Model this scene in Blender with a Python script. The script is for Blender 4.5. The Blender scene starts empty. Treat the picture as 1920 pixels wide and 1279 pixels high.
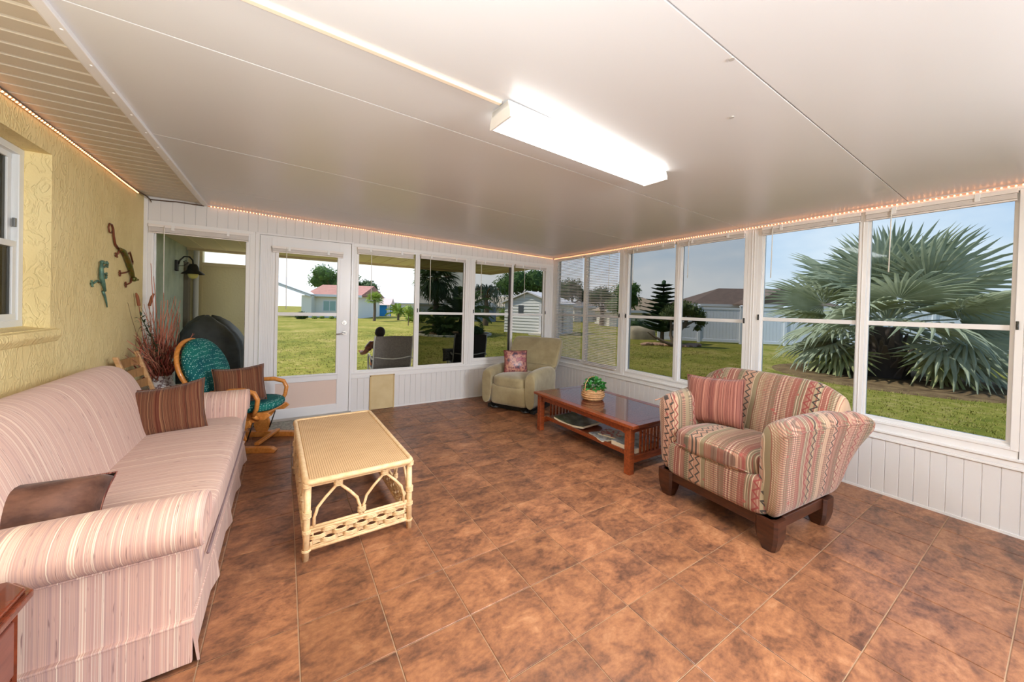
import bpy, bmesh, math, random
from mathutils import Vector, Matrix, noise as mnoise
random.seed(7)
PI = math.pi
sc = bpy.context.scene
C = sc.collection

# ------------------------------------------------------------------ camera
YAW, PITCH, ROLL = 0.566754, 0.0102846, 0.0258522
def cam_axes():
    cy, sy = math.cos(YAW), math.sin(YAW)
    fwd, right, up = Vector((sy, cy, 0)), Vector((cy, -sy, 0)), Vector((0, 0, 1))
    f2 = fwd*math.cos(PITCH) - up*math.sin(PITCH)
    u2 = up*math.cos(PITCH) + fwd*math.sin(PITCH)
    r3 = right*math.cos(ROLL) + u2*math.sin(ROLL)
    u3 = u2*math.cos(ROLL) - right*math.sin(ROLL)
    return r3, u3, f2
cd = bpy.data.cameras.new('camera'); cam = bpy.data.objects.new('camera', cd); C.objects.link(cam)
r3, u3, f2 = cam_axes()
m = Matrix((r3, u3, -f2)).transposed().to_4x4(); m.translation = Vector((0, 0, 1.39239))
cam.matrix_world = m
cd.sensor_width = 36; cd.lens = 12.573; cd.shift_y = -0.0288; cd.clip_end = 600; cd.clip_start = .02
sc.camera = cam
# ------------------------------------------------------------------ exposure
vs = sc.view_settings
vs.view_transform = 'Standard'; vs.look = 'None'; vs.gamma = 1; vs.use_curve_mapping = False
vs.exposure = 0.43
try:
    sc.cycles.max_bounces = 9; sc.cycles.diffuse_bounces = 5; sc.cycles.glossy_bounces = 3
    sc.cycles.transparent_max_bounces = 16; sc.cycles.caustics_reflective = False; sc.cycles.caustics_refractive = False
    sc.cycles.sample_clamp_indirect = 4; sc.cycles.use_denoising = True
except Exception: pass
# ------------------------------------------------------------------ sky
w = bpy.data.worlds.new('sky'); sc.world = w; w.use_nodes = True
nt = w.node_tree; nt.nodes.clear()
def nn(nt, t, **k):
    n = nt.nodes.new(t)
    for a, b in k.items():
        if a.startswith('i_'):
            n.inputs[a[2:].replace('_', ' ')].default_value = b
        else: setattr(n, a, b)
    return n
tc = nn(nt, 'ShaderNodeTexCoord'); sx = nn(nt, 'ShaderNodeSeparateXYZ'); nt.links.new(tc.outputs['Generated'], sx.inputs[0])
rp = nn(nt, 'ShaderNodeValToRGB'); nt.links.new(sx.outputs['Z'], rp.inputs[0])
for p, c in ((0.0, (.86, .93, 1.0, 1)), (.14, (.54, .74, .98, 1)), (.32, (.34, .58, .98, 1)), (.7, (.22, .45, .9, 1))):
    e = rp.color_ramp.elements.new(p); e.color = c
rp.color_ramp.elements.remove(rp.color_ramp.elements[0]); rp.color_ramp.elements.remove(rp.color_ramp.elements[-1])
mp = nn(nt, 'ShaderNodeMapping'); mp.inputs['Scale'].default_value = (1, 1, 2.6); nt.links.new(tc.outputs['Generated'], mp.inputs[0])
nz = nn(nt, 'ShaderNodeTexNoise', i_Scale=2.3, i_Detail=7.0, i_Roughness=.55); nt.links.new(mp.outputs[0], nz.inputs[0])
# the cloud cover thickens to the north (world +Y), where the photo's sky is white
cv = nn(nt, 'ShaderNodeMath', operation='MULTIPLY_ADD'); cv.inputs[1].default_value = .30; nt.links.new(sx.outputs['Y'], cv.inputs[0]); nt.links.new(nz.outputs[0], cv.inputs[2])
cr = nn(nt, 'ShaderNodeMapRange'); cr.inputs[1].default_value = .44; cr.inputs[2].default_value = .92; nt.links.new(cv.outputs[0], cr.inputs[0])
mx = nn(nt, 'ShaderNodeMix', data_type='RGBA'); nt.links.new(cr.outputs[0], mx.inputs[0]); nt.links.new(rp.outputs[0], mx.inputs[6]); mx.inputs[7].default_value = (1.2, 1.2, 1.2, 1)
bg = nn(nt, 'ShaderNodeBackground'); bg.inputs[1].default_value = 1.0; nt.links.new(mx.outputs[2], bg.inputs[0])
wo = nn(nt, 'ShaderNodeOutputWorld'); nt.links.new(bg.outputs[0], wo.inputs[0])
# ------------------------------------------------------------------ sun
sl = bpy.data.lights.new('sun', 'SUN'); sl.energy = 4.6; sl.angle = .02; sl.color = (1, .95, .85)
so = bpy.data.objects.new('sun', sl); C.objects.link(so)
so.rotation_euler = Vector((-.62, .34, .95)).to_track_quat('Z', 'Y').to_euler()   # high sun over the house side
def area(name, loc, sx_, sy_, power, rot=(0, 0, 0), col=(1, .97, .92)):
    l = bpy.data.lights.new(name, 'AREA'); l.shape = 'RECTANGLE'; l.size = sx_; l.size_y = sy_; l.energy = power; l.color = col
    o = bpy.data.objects.new(name, l); C.objects.link(o); o.location = loc; o.rotation_euler = rot
    return o

area('bounce_flash', (-.42, -.20, 1.30), .6, .6, 76, (PI, 0, 0), (.90, .96, 1))          # flash head turned up at the ceiling beside the viewer
fl = area('soft_fill', (2.3, -1.75, 1.95), 1.2, .8, 134, (0, 0, 0), (.93, .97, 1))         # added soft fill light behind the viewer, brightens the left side
fl.rotation_euler = Vector((.85, -1, .10)).to_track_quat('Z', 'Y').to_euler()

# ------------------------------------------------------------------ helpers
def tag(o, label=None, cat=None, group=None, kind=None):
    if label: o['label'] = label
    if cat: o['category'] = cat
    if group: o['group'] = group
    if kind: o['kind'] = kind
    return o
def thing(name, label, cat, loc=(0, 0, 0), rz=0, group=None, kind=None):
    o = bpy.data.objects.new(name, None); C.objects.link(o); o.empty_display_size = .1
    o.location = loc; o.rotation_euler = (0, 0, rz)
    return tag(o, label, cat, group, kind)
class MB:
    def __init__(s): s.v = []; s.f = []
    def add(s, vs_, fs):
        b = len(s.v); s.v += [tuple(p) for p in vs_]; s.f += [tuple(b+i for i in f) for f in fs]; return s
    def box(s, x0, x1, y0, y1, z0, z1):
        if x0 > x1: x0, x1 = x1, x0
        if y0 > y1: y0, y1 = y1, y0
        if z0 > z1: z0, z1 = z1, z0
        return s.add([(x0,y0,z0),(x1,y0,z0),(x1,y1,z0),(x0,y1,z0),(x0,y0,z1),(x1,y0,z1),(x1,y1,z1),(x0,y1,z1)],
                     [(0,3,2,1),(4,5,6,7),(0,1,5,4),(1,2,6,5),(2,3,7,6),(3,0,4,7)])
    def tube(s, pts, r, n=8, caps=True, closed=False):
        pts = [Vector(p) for p in pts]; N = len(pts)
        rs = r if isinstance(r, (list, tuple)) else [r]*N
        rings = []; ref = None
        for i, p in enumerate(pts):
            if closed: t = pts[(i+1) % N]-pts[i-1]
            else: t = pts[min(i+1, N-1)]-pts[max(i-1, 0)]
            if t.length < 1e-9: t = Vector((0, 0, 1))
            t.normalize()
            if ref is None: ref = Vector((0, 0, 1)) if abs(t.z) < .9 else Vector((1, 0, 0))
            a = t.cross(ref)
            if a.length < 1e-6: ref = Vector((1, .1, 0)); a = t.cross(ref)
            a.normalize(); b = a.cross(t).normalized(); ref = b
            rings.append([p+(a*math.cos(2*PI*k/n)+b*math.sin(2*PI*k/n))*rs[i] for k in range(n)])
        return s.loft(rings, caps and not closed, closed)
    def loft(s, rings, caps=True, closed=False):
        n = len(rings[0]); vs_ = [p for rg in rings for p in rg]; N = len(rings); fs = []
        for i in range(N if closed else N-1):
            j = (i+1) % N
            for k in range(n):
                l = (k+1) % n
                fs.append((i*n+k, i*n+l, j*n+l, j*n+k))
        if caps: fs.append(tuple(range(n-1, -1, -1))); fs.append(tuple((N-1)*n+k for k in range(n)))
        return s.add(vs_, fs)
    def lathe(s, prof, c=(0, 0, 0), n=20, caps=True):
        return s.loft([[(c[0]+r*math.cos(2*PI*k/n), c[1]+r*math.sin(2*PI*k/n), c[2]+z) for k in range(n)] for r, z in prof], caps)
    def prism(s, poly, axis, a0, a1):
        def P(u, v, a): return (a, u, v) if axis == 'x' else ((u, a, v) if axis == 'y' else (u, v, a))
        return s.loft([[P(u, v, a0) for u, v in poly], [P(u, v, a1) for u, v in poly]])
    def ico(s, c, r, sub=1, sz=(1, 1, 1), jit=0):
        bm = bmesh.new(); bmesh.ops.create_icosphere(bm, subdivisions=sub, radius=1)
        vs_ = []
        for v in bm.verts:
            k = r*(1+jit*(random.random()-.5)); vs_.append((c[0]+v.co.x*k*sz[0], c[1]+v.co.y*k*sz[1], c[2]+v.co.z*k*sz[2]))
        fs = [tuple(v.index for v in f.verts) for f in bm.faces]; bm.free()
        return s.add(vs_, fs)
    def soft(s, x0, x1, y0, y1, z0, z1, n=5, k=5, crown=0, wob=0):
        """soft upholstered block: super-ellipsoid with exponent n, k cuts"""
        c = Vector(((x0+x1)/2, (y0+y1)/2, (z0+z1)/2)); h = Vector((abs(x1-x0)/2, abs(y1-y0)/2, abs(z1-z0)/2))
        N = 2*k; idx = {}; vs_ = []; fs = []
        def V(i, j, l):
            key = (i, j, l)
            if key in idx: return idx[key]
            p = [math.sin((q/N*2-1)*PI/2) for q in key]
            p = [math.copysign(abs(q)**.75, q) for q in p]
            m_ = (abs(p[0])**n+abs(p[1])**n+abs(p[2])**n)**(1/n)
            q = Vector((p[0]/m_*h.x, p[1]/m_*h.y, p[2]/m_*h.z))
            if crown and p[2] > 0: q.z += crown*(1-p[0]**2)*(1-p[1]**2)
            if wob: q += Vector((0, 0, 1))*wob*mnoise.noise((q+c)*6)
            idx[key] = len(vs_); vs_.append(c+q); return idx[key]
        for a in range(N):
            for b in range(N):
                for fx in (0, N):
                    q = [V(fx, a, b), V(fx, a+1, b), V(fx, a+1, b+1), V(fx, a, b+1)]; fs.append(q if fx else q[::-1])
                    q = [V(a, fx, b), V(a, fx, b+1), V(a+1, fx, b+1), V(a+1, fx, b)]; fs.append(q if fx else q[::-1])
                    q = [V(a, b, fx), V(a+1, b, fx), V(a+1, b+1, fx), V(a, b+1, fx)]; fs.append(q if fx else q[::-1])
        return s.add(vs_, fs)
    def xf(s, M, start=0):
        s.v = s.v[:start]+[tuple(M @ Vector(p)) for p in s.v[start:]]; return s
    def build(s, name, mat_, parent=None, smooth=40, bevel=0, kind=None, mesh=None):
        me = bpy.data.meshes.new(name); me.from_pydata(s.v, [], s.f); me.update()
        if smooth:
            me.polygons.foreach_set('use_smooth', [True]*len(me.polygons))
            if smooth < 180: me.set_sharp_from_angle(angle=math.radians(smooth))
        if mat_: me.materials.append(mat_)
        o = bpy.data.objects.new(name, me); C.objects.link(o)
        if parent: o.parent = parent
        if bevel:
            b = o.modifiers.new('bevel', 'BEVEL'); b.width = bevel; b.segments = 2; b.limit_method = 'ANGLE'
        if kind: o['kind'] = kind
        return o
def copy_of(o, parent=None, loc=None, rot=None, scale=None):
    c = o.copy(); C.objects.link(c)
    for k in ('label', 'category'):
        if k in c and parent: del c[k]
    c.parent = parent if parent else o.parent
    if loc is not None: c.location = loc
    if rot is not None: c.rotation_euler = rot
    if scale is not None: c.scale = scale
    return c
def copy_tree(o, parent=None):
    c = o.copy(); C.objects.link(c); c.parent = parent
    for ch in list(o.children): copy_tree(ch, c)
    return c

# ------------------------------------------------------------------ materials
def sr(r, g, b):
    f = lambda c: (c/255/12.92) if c/255 <= .04045 else ((c/255+.055)/1.055)**2.4
    return (f(r), f(g), f(b), 1)
MATS = {}
def pmat(name, col, rough=.6, spec=.5, metal=0, var=None, bump=None, emit=None, coat=0, sheen=0, trans=0):
    if name in MATS: return MATS[name]
    m_ = bpy.data.materials.new(name); m_.use_nodes = True; t = m_.node_tree; b = t.nodes['Principled BSDF']
    b.inputs['Base Color'].default_value = col; b.inputs['Roughness'].default_value = rough; b.inputs['Metallic'].default_value = metal
    b.inputs['Specular IOR Level'].default_value = spec; b.inputs['Coat Weight'].default_value = coat; b.inputs['Sheen Weight'].default_value = sheen
    c = nn(t, 'ShaderNodeTexCoord')
    if var:   # (second colour, scale, stretch)
        c2, scl, st = var
        mp_ = nn(t, 'ShaderNodeMapping'); mp_.inputs['Scale'].default_value = st; t.links.new(c.outputs['Object'], mp_.inputs[0])
        n_ = nn(t, 'ShaderNodeTexNoise', i_Scale=scl, i_Detail=5.0, i_Roughness=.6); t.links.new(mp_.outputs[0], n_.inputs[0])
        mr = nn(t, 'ShaderNodeMapRange'); mr.inputs[1].default_value = .35; mr.inputs[2].default_value = .65; t.links.new(n_.outputs[0], mr.inputs[0])
        mx_ = nn(t, 'ShaderNodeMix', data_type='RGBA'); mx_.inputs[6].default_value = col; mx_.inputs[7].default_value = c2
        t.links.new(mr.outputs[0], mx_.inputs[0]); t.links.new(mx_.outputs[2], b.inputs['Base Color'])
    if bump:
        scl, stg = bump
        n_ = nn(t, 'ShaderNodeTexNoise', i_Scale=scl, i_Detail=4.0); t.links.new(c.outputs['Object'], n_.inputs[0])
        bp = nn(t, 'ShaderNodeBump', i_Strength=stg, i_Distance=.01); t.links.new(n_.outputs[0], bp.inputs['Height']); t.links.new(bp.outputs[0], b.inputs['Normal'])
    if emit: b.inputs['Emission Color'].default_value = emit[0]; b.inputs['Emission Strength'].default_value = emit[1]
    MATS[name] = m_; return m_
def ramp(t, src, stops, mode='LINEAR'):
    r = nn(t, 'ShaderNodeValToRGB'); r.color_ramp.interpolation = mode
    els = r.color_ramp.elements
    while len(els) < len(stops): els.new(.5)
    for e, (p, c) in zip(els, stops): e.position = p; e.color = c
    t.links.new(src, r.inputs[0]); return r
def math_(t, op, a, b=None, c=None):
    n = nn(t, 'ShaderNodeMath', operation=op)
    for i, v in enumerate((a, b, c)):
        if v is None: continue
        if isinstance(v, (int, float)): n.inputs[i].default_value = v
        else: t.links.new(v, n.inputs[i])
    return n.outputs[0]
def stripes(name, axis, scale, stops, rough=.9, detail=6.0, slub=None, bump=.3, wob=.0, sheen=.12, skew=None):
    """woven cloth with irregular stripes that vary along one object axis"""
    if name in MATS: return MATS[name]
    m_ = bpy.data.materials.new(name); m_.use_nodes = True; t = m_.node_tree; b = t.nodes['Principled BSDF']
    c = nn(t, 'ShaderNodeTexCoord'); s_ = nn(t, 'ShaderNodeSeparateXYZ'); t.links.new(c.outputs['Object'], s_.inputs[0])
    src = s_.outputs[axis]
    if skew: src = math_(t, 'MULTIPLY_ADD', s_.outputs[skew[0]], skew[1], src)
    if wob:
        wn = nn(t, 'ShaderNodeTexNoise', i_Scale=5.0); t.links.new(c.outputs['Object'], wn.inputs[0]); src = math_(t, 'MULTIPLY_ADD', wn.outputs[0], wob, src)
    n1 = nn(t, 'ShaderNodeTexNoise', noise_dimensions='1D', i_Scale=scale, i_Detail=detail, i_Roughness=.75); t.links.new(src, n1.inputs['W'])
    r = ramp(t, n1.outputs[0], stops); out = r.outputs[0]
    if slub:    # short darker or lighter flecks of thick yarn lying along the stripes
        mp_ = nn(t, 'ShaderNodeMapping'); sc3 = [12.0, 12.0, 12.0]; sc3[axis if isinstance(axis, int) else 'XYZ'.index(axis)] = 160.0
        mp_.inputs['Scale'].default_value = sc3; t.links.new(c.outputs['Object'], mp_.inputs[0])
        n2 = nn(t, 'ShaderNodeTexNoise', i_Scale=1.0, i_Detail=2.0); t.links.new(mp_.outputs[0], n2.inputs[0])
        mr = nn(t, 'ShaderNodeMapRange'); mr.inputs[1].default_value = .66; mr.inputs[2].default_value = .74; t.links.new(n2.outputs[0], mr.inputs[0])
        mx_ = nn(t, 'ShaderNodeMix', data_type='RGBA'); t.links.new(mr.outputs[0], mx_.inputs[0]); t.links.new(out, mx_.inputs[6]); mx_.inputs[7].default_value = slub; out = mx_.outputs[2]
    t.links.new(out, b.inputs['Base Color']); b.inputs['Roughness'].default_value = rough; b.inputs['Specular IOR Level'].default_value = .2; b.inputs['Sheen Weight'].default_value = sheen
    bp = nn(t, 'ShaderNodeBump', i_Strength=bump, i_Distance=.004); t.links.new(n1.outputs[0], bp.inputs['Height']); t.links.new(bp.outputs[0], b.inputs['Normal'])
    MATS[name] = m_; return m_
WHITE = pmat('white_vinyl', sr(226, 224, 224), .35, .4)
WHITE2 = pmat('white_board_paint', sr(216, 213, 213), .5, .3)
def glass(name, T, gl=.05):
    m_ = bpy.data.materials.new(name); m_.use_nodes = True; t = m_.node_tree; t.nodes.clear()
    tr = nn(t, 'ShaderNodeBsdfTransparent'); tr.inputs[0].default_value = T
    g = nn(t, 'ShaderNodeBsdfGlossy'); g.inputs['Roughness'].default_value = .01; g.inputs[0].default_value = (1, 1, 1, 1)
    lw = nn(t, 'ShaderNodeFresnel'); lw.inputs[0].default_value = 1.35
    fr = math_(t, 'MULTIPLY', lw.outputs[0], .13)
    mx_ = nn(t, 'ShaderNodeMixShader'); t.links.new(fr, mx_.inputs[0]); t.links.new(tr.outputs[0], mx_.inputs[1]); t.links.new(g.outputs[0], mx_.inputs[2])
    o = nn(t, 'ShaderNodeOutputMaterial'); t.links.new(mx_.outputs[0], o.inputs[0]); return m_
G_CLEAR = glass('clear_glass', (.95, .96, .95, 1)); G_LIGHT = glass('light_tinted_glass', (.68, .68, .68, 1)); G_FIX = glass('faint_tinted_glass', (.93, .94, .92, 1))
G_MID = glass('tinted_glass', (.60, .60, .59, 1)); G_DARK = glass('dark_tinted_glass', (.40, .40, .37, 1))
G_SIDE = glass('pale_tinted_glass', (.74, .78, .80, 1))

# ================================================================== THE SETTING
XL, XR, YB, YF = -1.186, 3.99, 4.947, -2.3
def zc(x): return 2.402-(x+.72)*.0259 if x > -.72 else 2.402
def struct(o): o['kind'] = 'structure'; return o
def sthing(name, kind='structure'):
    o = bpy.data.objects.new(name, None); C.objects.link(o); o.empty_display_size = .1; o['kind'] = kind; return o

# ---- floor with separate tiles
GROUT = pmat('grout', sr(176, 146, 118), .9, .2)
def tile_mat():
    m_ = bpy.data.materials.new('slate_tile'); m_.use_nodes = True; t = m_.node_tree; b = t.nodes['Principled BSDF']
    g = nn(t, 'ShaderNodeNewGeometry'); oi = nn(t, 'ShaderNodeObjectInfo')
    cmb = nn(t, 'ShaderNodeCombineXYZ'); t.links.new(math_(t, 'MULTIPLY', oi.outputs['Random'], 37.0), cmb.inputs[2])
    ad = nn(t, 'ShaderNodeVectorMath', operation='ADD'); t.links.new(g.outputs['Position'], ad.inputs[0]); t.links.new(cmb.outputs[0], ad.inputs[1])
    mp_ = nn(t, 'ShaderNodeMapping'); mp_.inputs['Scale'].default_value = (1.0, 1.5, 1); t.links.new(ad.outputs[0], mp_.inputs[0])
    n1 = nn(t, 'ShaderNodeTexNoise', i_Scale=5.0, i_Detail=8.0, i_Roughness=.68, i_Distortion=.6); t.links.new(mp_.outputs[0], n1.inputs[0])
    n2 = nn(t, 'ShaderNodeTexNoise', i_Scale=26.0, i_Detail=5.0, i_Roughness=.7); t.links.new(mp_.outputs[0], n2.inputs[0])
    f = math_(t, 'MULTIPLY_ADD', n2.outputs[0], .35, math_(t, 'MULTIPLY', n1.outputs[0], .65))
    r = ramp(t, f, [(.34, sr(74, 48, 36)), (.43, sr(108, 71, 51)), (.50, sr(134, 88, 61)), (.57, sr(154, 103, 70)), (.68, sr(176, 128, 92))])
    hv = nn(t, 'ShaderNodeHueSaturation'); t.links.new(r.outputs[0], hv.inputs['Color'])
    t.links.new(math_(t, 'MULTIPLY_ADD', oi.outputs['Random'], .26, .87), hv.inputs['Value'])
    t.links.new(hv.outputs[0], b.inputs['Base Color'])
    rr = nn(t, 'ShaderNodeMapRange'); rr.inputs[1].default_value = .3; rr.inputs[2].default_value = .7; rr.inputs[3].default_value = .46; rr.inputs[4].default_value = .30
    t.links.new(n2.outputs[0], rr.inputs[0]); t.links.new(rr.outputs[0], b.inputs['Roughness'])
    bp = nn(t, 'ShaderNodeBump', i_Strength=.25, i_Distance=.004); t.links.new(f, bp.inputs['Height']); t.links.new(bp.outputs[0], b.inputs['Normal'])
    b.inputs['Specular IOR Level'].default_value = .45
    return m_
TILE = tile_mat()
floor = struct(MB().box(XL-.02, XR+.02, YF, YB+.02, -.12, -.0035).build('floor', GROUT, smooth=0))
TS = .33
def tile_mb(w_, h_):
    g = .0022; e = .0025
    mb = MB(); x0, x1, y0, y1 = g, w_-g, g, h_-g
    v = [(x0,y0,-.0034),(x1,y0,-.0034),(x1,y1,-.0034),(x0,y1,-.0034),(x0,y0,-.001),(x1,y0,-.001),(x1,y1,-.001),(x0,y1,-.001),(x0+e,y0+e,0),(x1-e,y0+e,0),(x1-e,y1-e,0),(x0+e,y1-e,0)]
    f = [(0,1,5,4),(1,2,6,5),(2,3,7,6),(3,0,4,7),(4,5,9,8),(5,6,10,9),(6,7,11,10),(7,4,8,11),(8,9,10,11)]
    return mb.add(v, f)
full = None; ox, oy = .0723, .1122
i0 = math.floor((XL-ox)/TS); i1 = math.ceil((XR-ox)/TS); j0 = math.floor((YF-oy)/TS); j1 = math.ceil((YB-oy)/TS)
rest = MB(); cut = {}
for j in range(j0, j1):
    for i in range(i0, i1):
        x0, x1 = max(ox+i*TS, XL), min(ox+(i+1)*TS, XR); y0, y1 = max(oy+j*TS, YF), min(oy+(j+1)*TS, YB)
        if x1-x0 < .01 or y1-y0 < .01: continue
        if y1 < .45 or x0 < -.9 and y1 < 4.0:
            t_ = tile_mb(x1-x0, y1-y0); t_.xf(Matrix.Translation((x0, y0, 0))); rest.add(t_.v, t_.f); continue
        key = (round(x1-x0, 3), round(y1-y0, 3))
        if key not in cut:
            o = tile_mb(x1-x0, y1-y0).build('tile', TILE, floor, smooth=0); cut[key] = o
        else: o = copy_of(cut[key], floor)
        o.location = (x0, y0, random.uniform(-.0003, .0003))
rest.build('tile_field', TILE, floor, smooth=0, kind='stuff')

# ---- ceiling panels (1.18 m wide insulated roof sheets running to the right wall)
def ceil_mat():
    m_ = pmat('ceiling_enamel', sr(212, 212, 214), .30, .45); t = m_.node_tree; b = t.nodes['Principled BSDF']
    c = nn(t, 'ShaderNodeTexCoord'); n_ = nn(t, 'ShaderNodeTexNoise', i_Scale=3.0, i_Detail=2.0); t.links.new(c.outputs['Object'], n_.inputs[0])
    bp = nn(t, 'ShaderNodeBump', i_Strength=.12, i_Distance=.02); t.links.new(n_.outputs[0], bp.inputs['Height']); t.links.new(bp.outputs[0], b.inputs['Normal']); return m_
CEIL = ceil_mat()
ceiling = struct(MB().prism([(-.72, zc(-.72)+.012), (XR+.25, zc(XR+.25)+.012), (XR+.25, zc(XR+.25)+.11), (-.72, 2.56)], 'y', YF-.1, YB+.12).build('ceiling', WHITE2, smooth=0))
ys = [YF, -1.65, -.48, .70, 1.87, 3.05, 4.22, YB]
for a, b_ in zip(ys[:-1], ys[1:]):
    mb = MB(); g = .002; x0, x1 = -.72, XR
    mb.prism([(x0, zc(x0)), (x1, zc(x1)), (x1, zc(x1)+.013), (x0, zc(x0)+.013)], 'y', a+g, b_-g)
    o = mb.build('ceiling_panel', CEIL, ceiling, smooth=0, bevel=.002)
for x, y in ((1.80, .905), (1.40, .711)):
    mb = MB(); mb.lathe([(.010, 0), (.010, .004)], (x, y, zc(x)-.003), 12); mb.build('screw_plug', pmat('grey_plug', sr(176, 172, 168), .6), ceiling, smooth=0)
# ---- vinyl soffit strip beside the house wall
SOFF = pmat('soffit_vinyl', sr(200, 190, 172), .45, .35)
soffit = sthing('soffit')
so0 = MB().prism([(1.999-.109, 2.4125), (1.999-.109, 2.405), (1.999-.106, 2.402), (1.999-.020, 2.402), (1.999-.017, 2.405), (1.999-.014, 2.4125)], 'x', XL, -.742).build('soffit_board', SOFF, soffit, smooth=0)
SB = .109
mb = MB().box(XL-.3, -.70, YF, YB+.1, 2.4125, 2.56); mb.build('soffit_backing', pmat('pale_joint', sr(250, 246, 236), .5), soffit, smooth=0)
for k in range(-39, 28):
    if k == 0: continue
    copy_of(so0, soffit, loc=(0, k*SB, 0))
mb = MB(); mb.box(-.742, -.70, YF, YB, 2.382, 2.412); mb.box(-.752, -.742, YF, YB, 2.390, 2.412)
jt = struct(mb.build('trim_1', WHITE, smooth=0, bevel=.003))
mb = MB()
for k in range(18): mb.ico((-.715, .6+k*.24, 2.382), .006, 1, (1, 1, .5))
mb.build('screw', pmat('screw_white', sr(245, 245, 245), .3), jt, kind='stuff')

# ---- left house wall, stucco, with a recessed window
def stucco():
    m_ = bpy.data.materials.new('yellow_stucco'); m_.use_nodes = True; t = m_.node_tree; b = t.nodes['Principled BSDF']
    g = nn(t, 'ShaderNodeNewGeometry')
    n0 = nn(t, 'ShaderNodeTexNoise', i_Scale=3.0, i_Detail=3.0); t.links.new(g.outputs['Position'], n0.inputs[0])
    r = ramp(t, n0.outputs[0], [(.3, sr(226, 204, 146)), (.7, sr(236, 216, 160))]); t.links.new(r.outputs[0], b.inputs['Base Color'])
    mp_ = nn(t, 'ShaderNodeMapping'); mp_.inputs['Scale'].default_value = (1, 1.3, .55); t.links.new(g.outputs['Position'], mp_.inputs[0])
    n1 = nn(t, 'ShaderNodeTexNoise', i_Scale=17.0, i_Detail=3.0, i_Distortion=1.0); t.links.new(mp_.outputs[0], n1.inputs[0])
    rg = ramp(t, n1.outputs[0], [(.44, (0, 0, 0, 1)), (.5, (1, 1, 1, 1)), (.56, (.35, .35, .35, 1))])
    n3 = nn(t, 'ShaderNodeTexNoise', i_Scale=90.0, i_Detail=3.0); t.links.new(g.outputs['Position'], n3.inputs[0])
    h = math_(t, 'MULTIPLY_ADD', n3.outputs[0], .25, rg.outputs[0])
    bp = nn(t, 'ShaderNodeBump', i_Strength=.5, i_Distance=.008); t.links.new(h, bp.inputs['Height']); t.links.new(bp.outputs[0], b.inputs['Normal'])
    b.inputs['Roughness'].default_value = .75; b.inputs['Specular IOR Level'].default_value = .25
    return m_
STUC = stucco()
wy0, wy1, wz0, wz1 = 2.05, 3.30, 1.20, 2.235
mb = MB(); xo = XL-.22
mb.box(xo, XL, YF, wy0, -.1, 2.412); mb.box(xo, XL, wy1, YB+.0, -.1, 2.412); mb.box(xo, XL, wy0, wy1, -.1, wz0); mb.box(xo, XL, wy0, wy1, wz1, 2.412)
wall_left = struct(mb.build('wall_left', STUC, smooth=0))
mb = MB(); mb.prism([(XL-.12, 1.215), (XL+.022, 1.19), (XL+.028, 1.155), (XL+.004, 1.115), (XL-.12, 1.115)], 'y', wy0-.08, wy1+.075)
mb.build('window_sill', STUC, wall_left, smooth=0, bevel=.008)
# window in the left wall: two sashes, dark room behind
win = sthing('window_1'); xw = XL-.115
FR = pmat('window_frame_white', sr(214, 216, 216), .35, .45)
mb = MB(); mb.box(xw-.05, xw+.01, wy1-.045, wy1, wz0, wz1); mb.box(xw-.05, xw+.01, wy0, wy0+.045, wz0, wz1); mb.box(xw-.049, xw+.0115, wy0+.001, wy1-.001, wz1-.04, wz1-.001); mb.box(xw-.049, xw+.0115, wy0+.001, wy1-.001, wz0+.001, wz0+.05)
mb.build('window_frame', FR, win, smooth=0, bevel=.004)
def sash_x(name, z0, z1, xx, gm):
    mb = MB(); a, b_ = wy0+.045, wy1-.045
    mb.box(xx-.02, xx, b_-.035, b_, z0, z1); mb.box(xx-.02, xx, a, a+.035, z0, z1); mb.box(xx-.022, xx+.002, a+.001, b_-.001, z1-.035, z1-.001); mb.box(xx-.022, xx+.002, a+.001, b_-.001, z0+.001, z0+.04)
    s_ = mb.build(name, FR, win, smooth=0, bevel=.003)
    MB().box(xx-.012, xx-.009, a+.035, b_-.035, z0+.04, z1-.035).build('glass_pane', gm, s_, smooth=0)
    return s_
sash_x('upper_sash', 1.66, wz1-.035, xw-.018, G_MID); ls = sash_x('lower_sash', wz0+.045, 1.70, xw+.002, G_MID)
MB().box(xw-.006, xw+.006, wy1-.07, wy1-.052, 1.78, 1.83).build('sash_latch', pmat('grey_latch', sr(110, 112, 112), .4), win, smooth=0, bevel=.002)
mb = MB(); mb.box(xw-1.6, xw-1.58, .5, 4.6, .3, 2.5); mb.box(xw-1.6, xw-.12, 4.6, 4.62, .3, 2.5); mb.box(xw-1.6, xw-.12, .5, .48, .3, 2.5); mb.box(xw-1.6, xw-.12, .5, 4.6, 2.5, 2.52); mb.box(xw-1.6, xw-.12, .5, 4.6, .28, .3)
struct(mb.build('wall_bedroom', pmat('dim_room_brown', sr(150, 120, 84), .8), smooth=0))
sh = MB(); sh.box(xw-.075, xw-.07, wy0, wy1, 1.66, wz1)
tag(sh.build('reflection_sheet', pmat('yellow_reflection', sr(226, 205, 130), .8, emit=None), smooth=0), 'pale yellow sheet for the reflection in the upper sash of the left window', 'shade')  # yellow sheet stands in for the jamb's reflection in the upper pane

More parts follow.
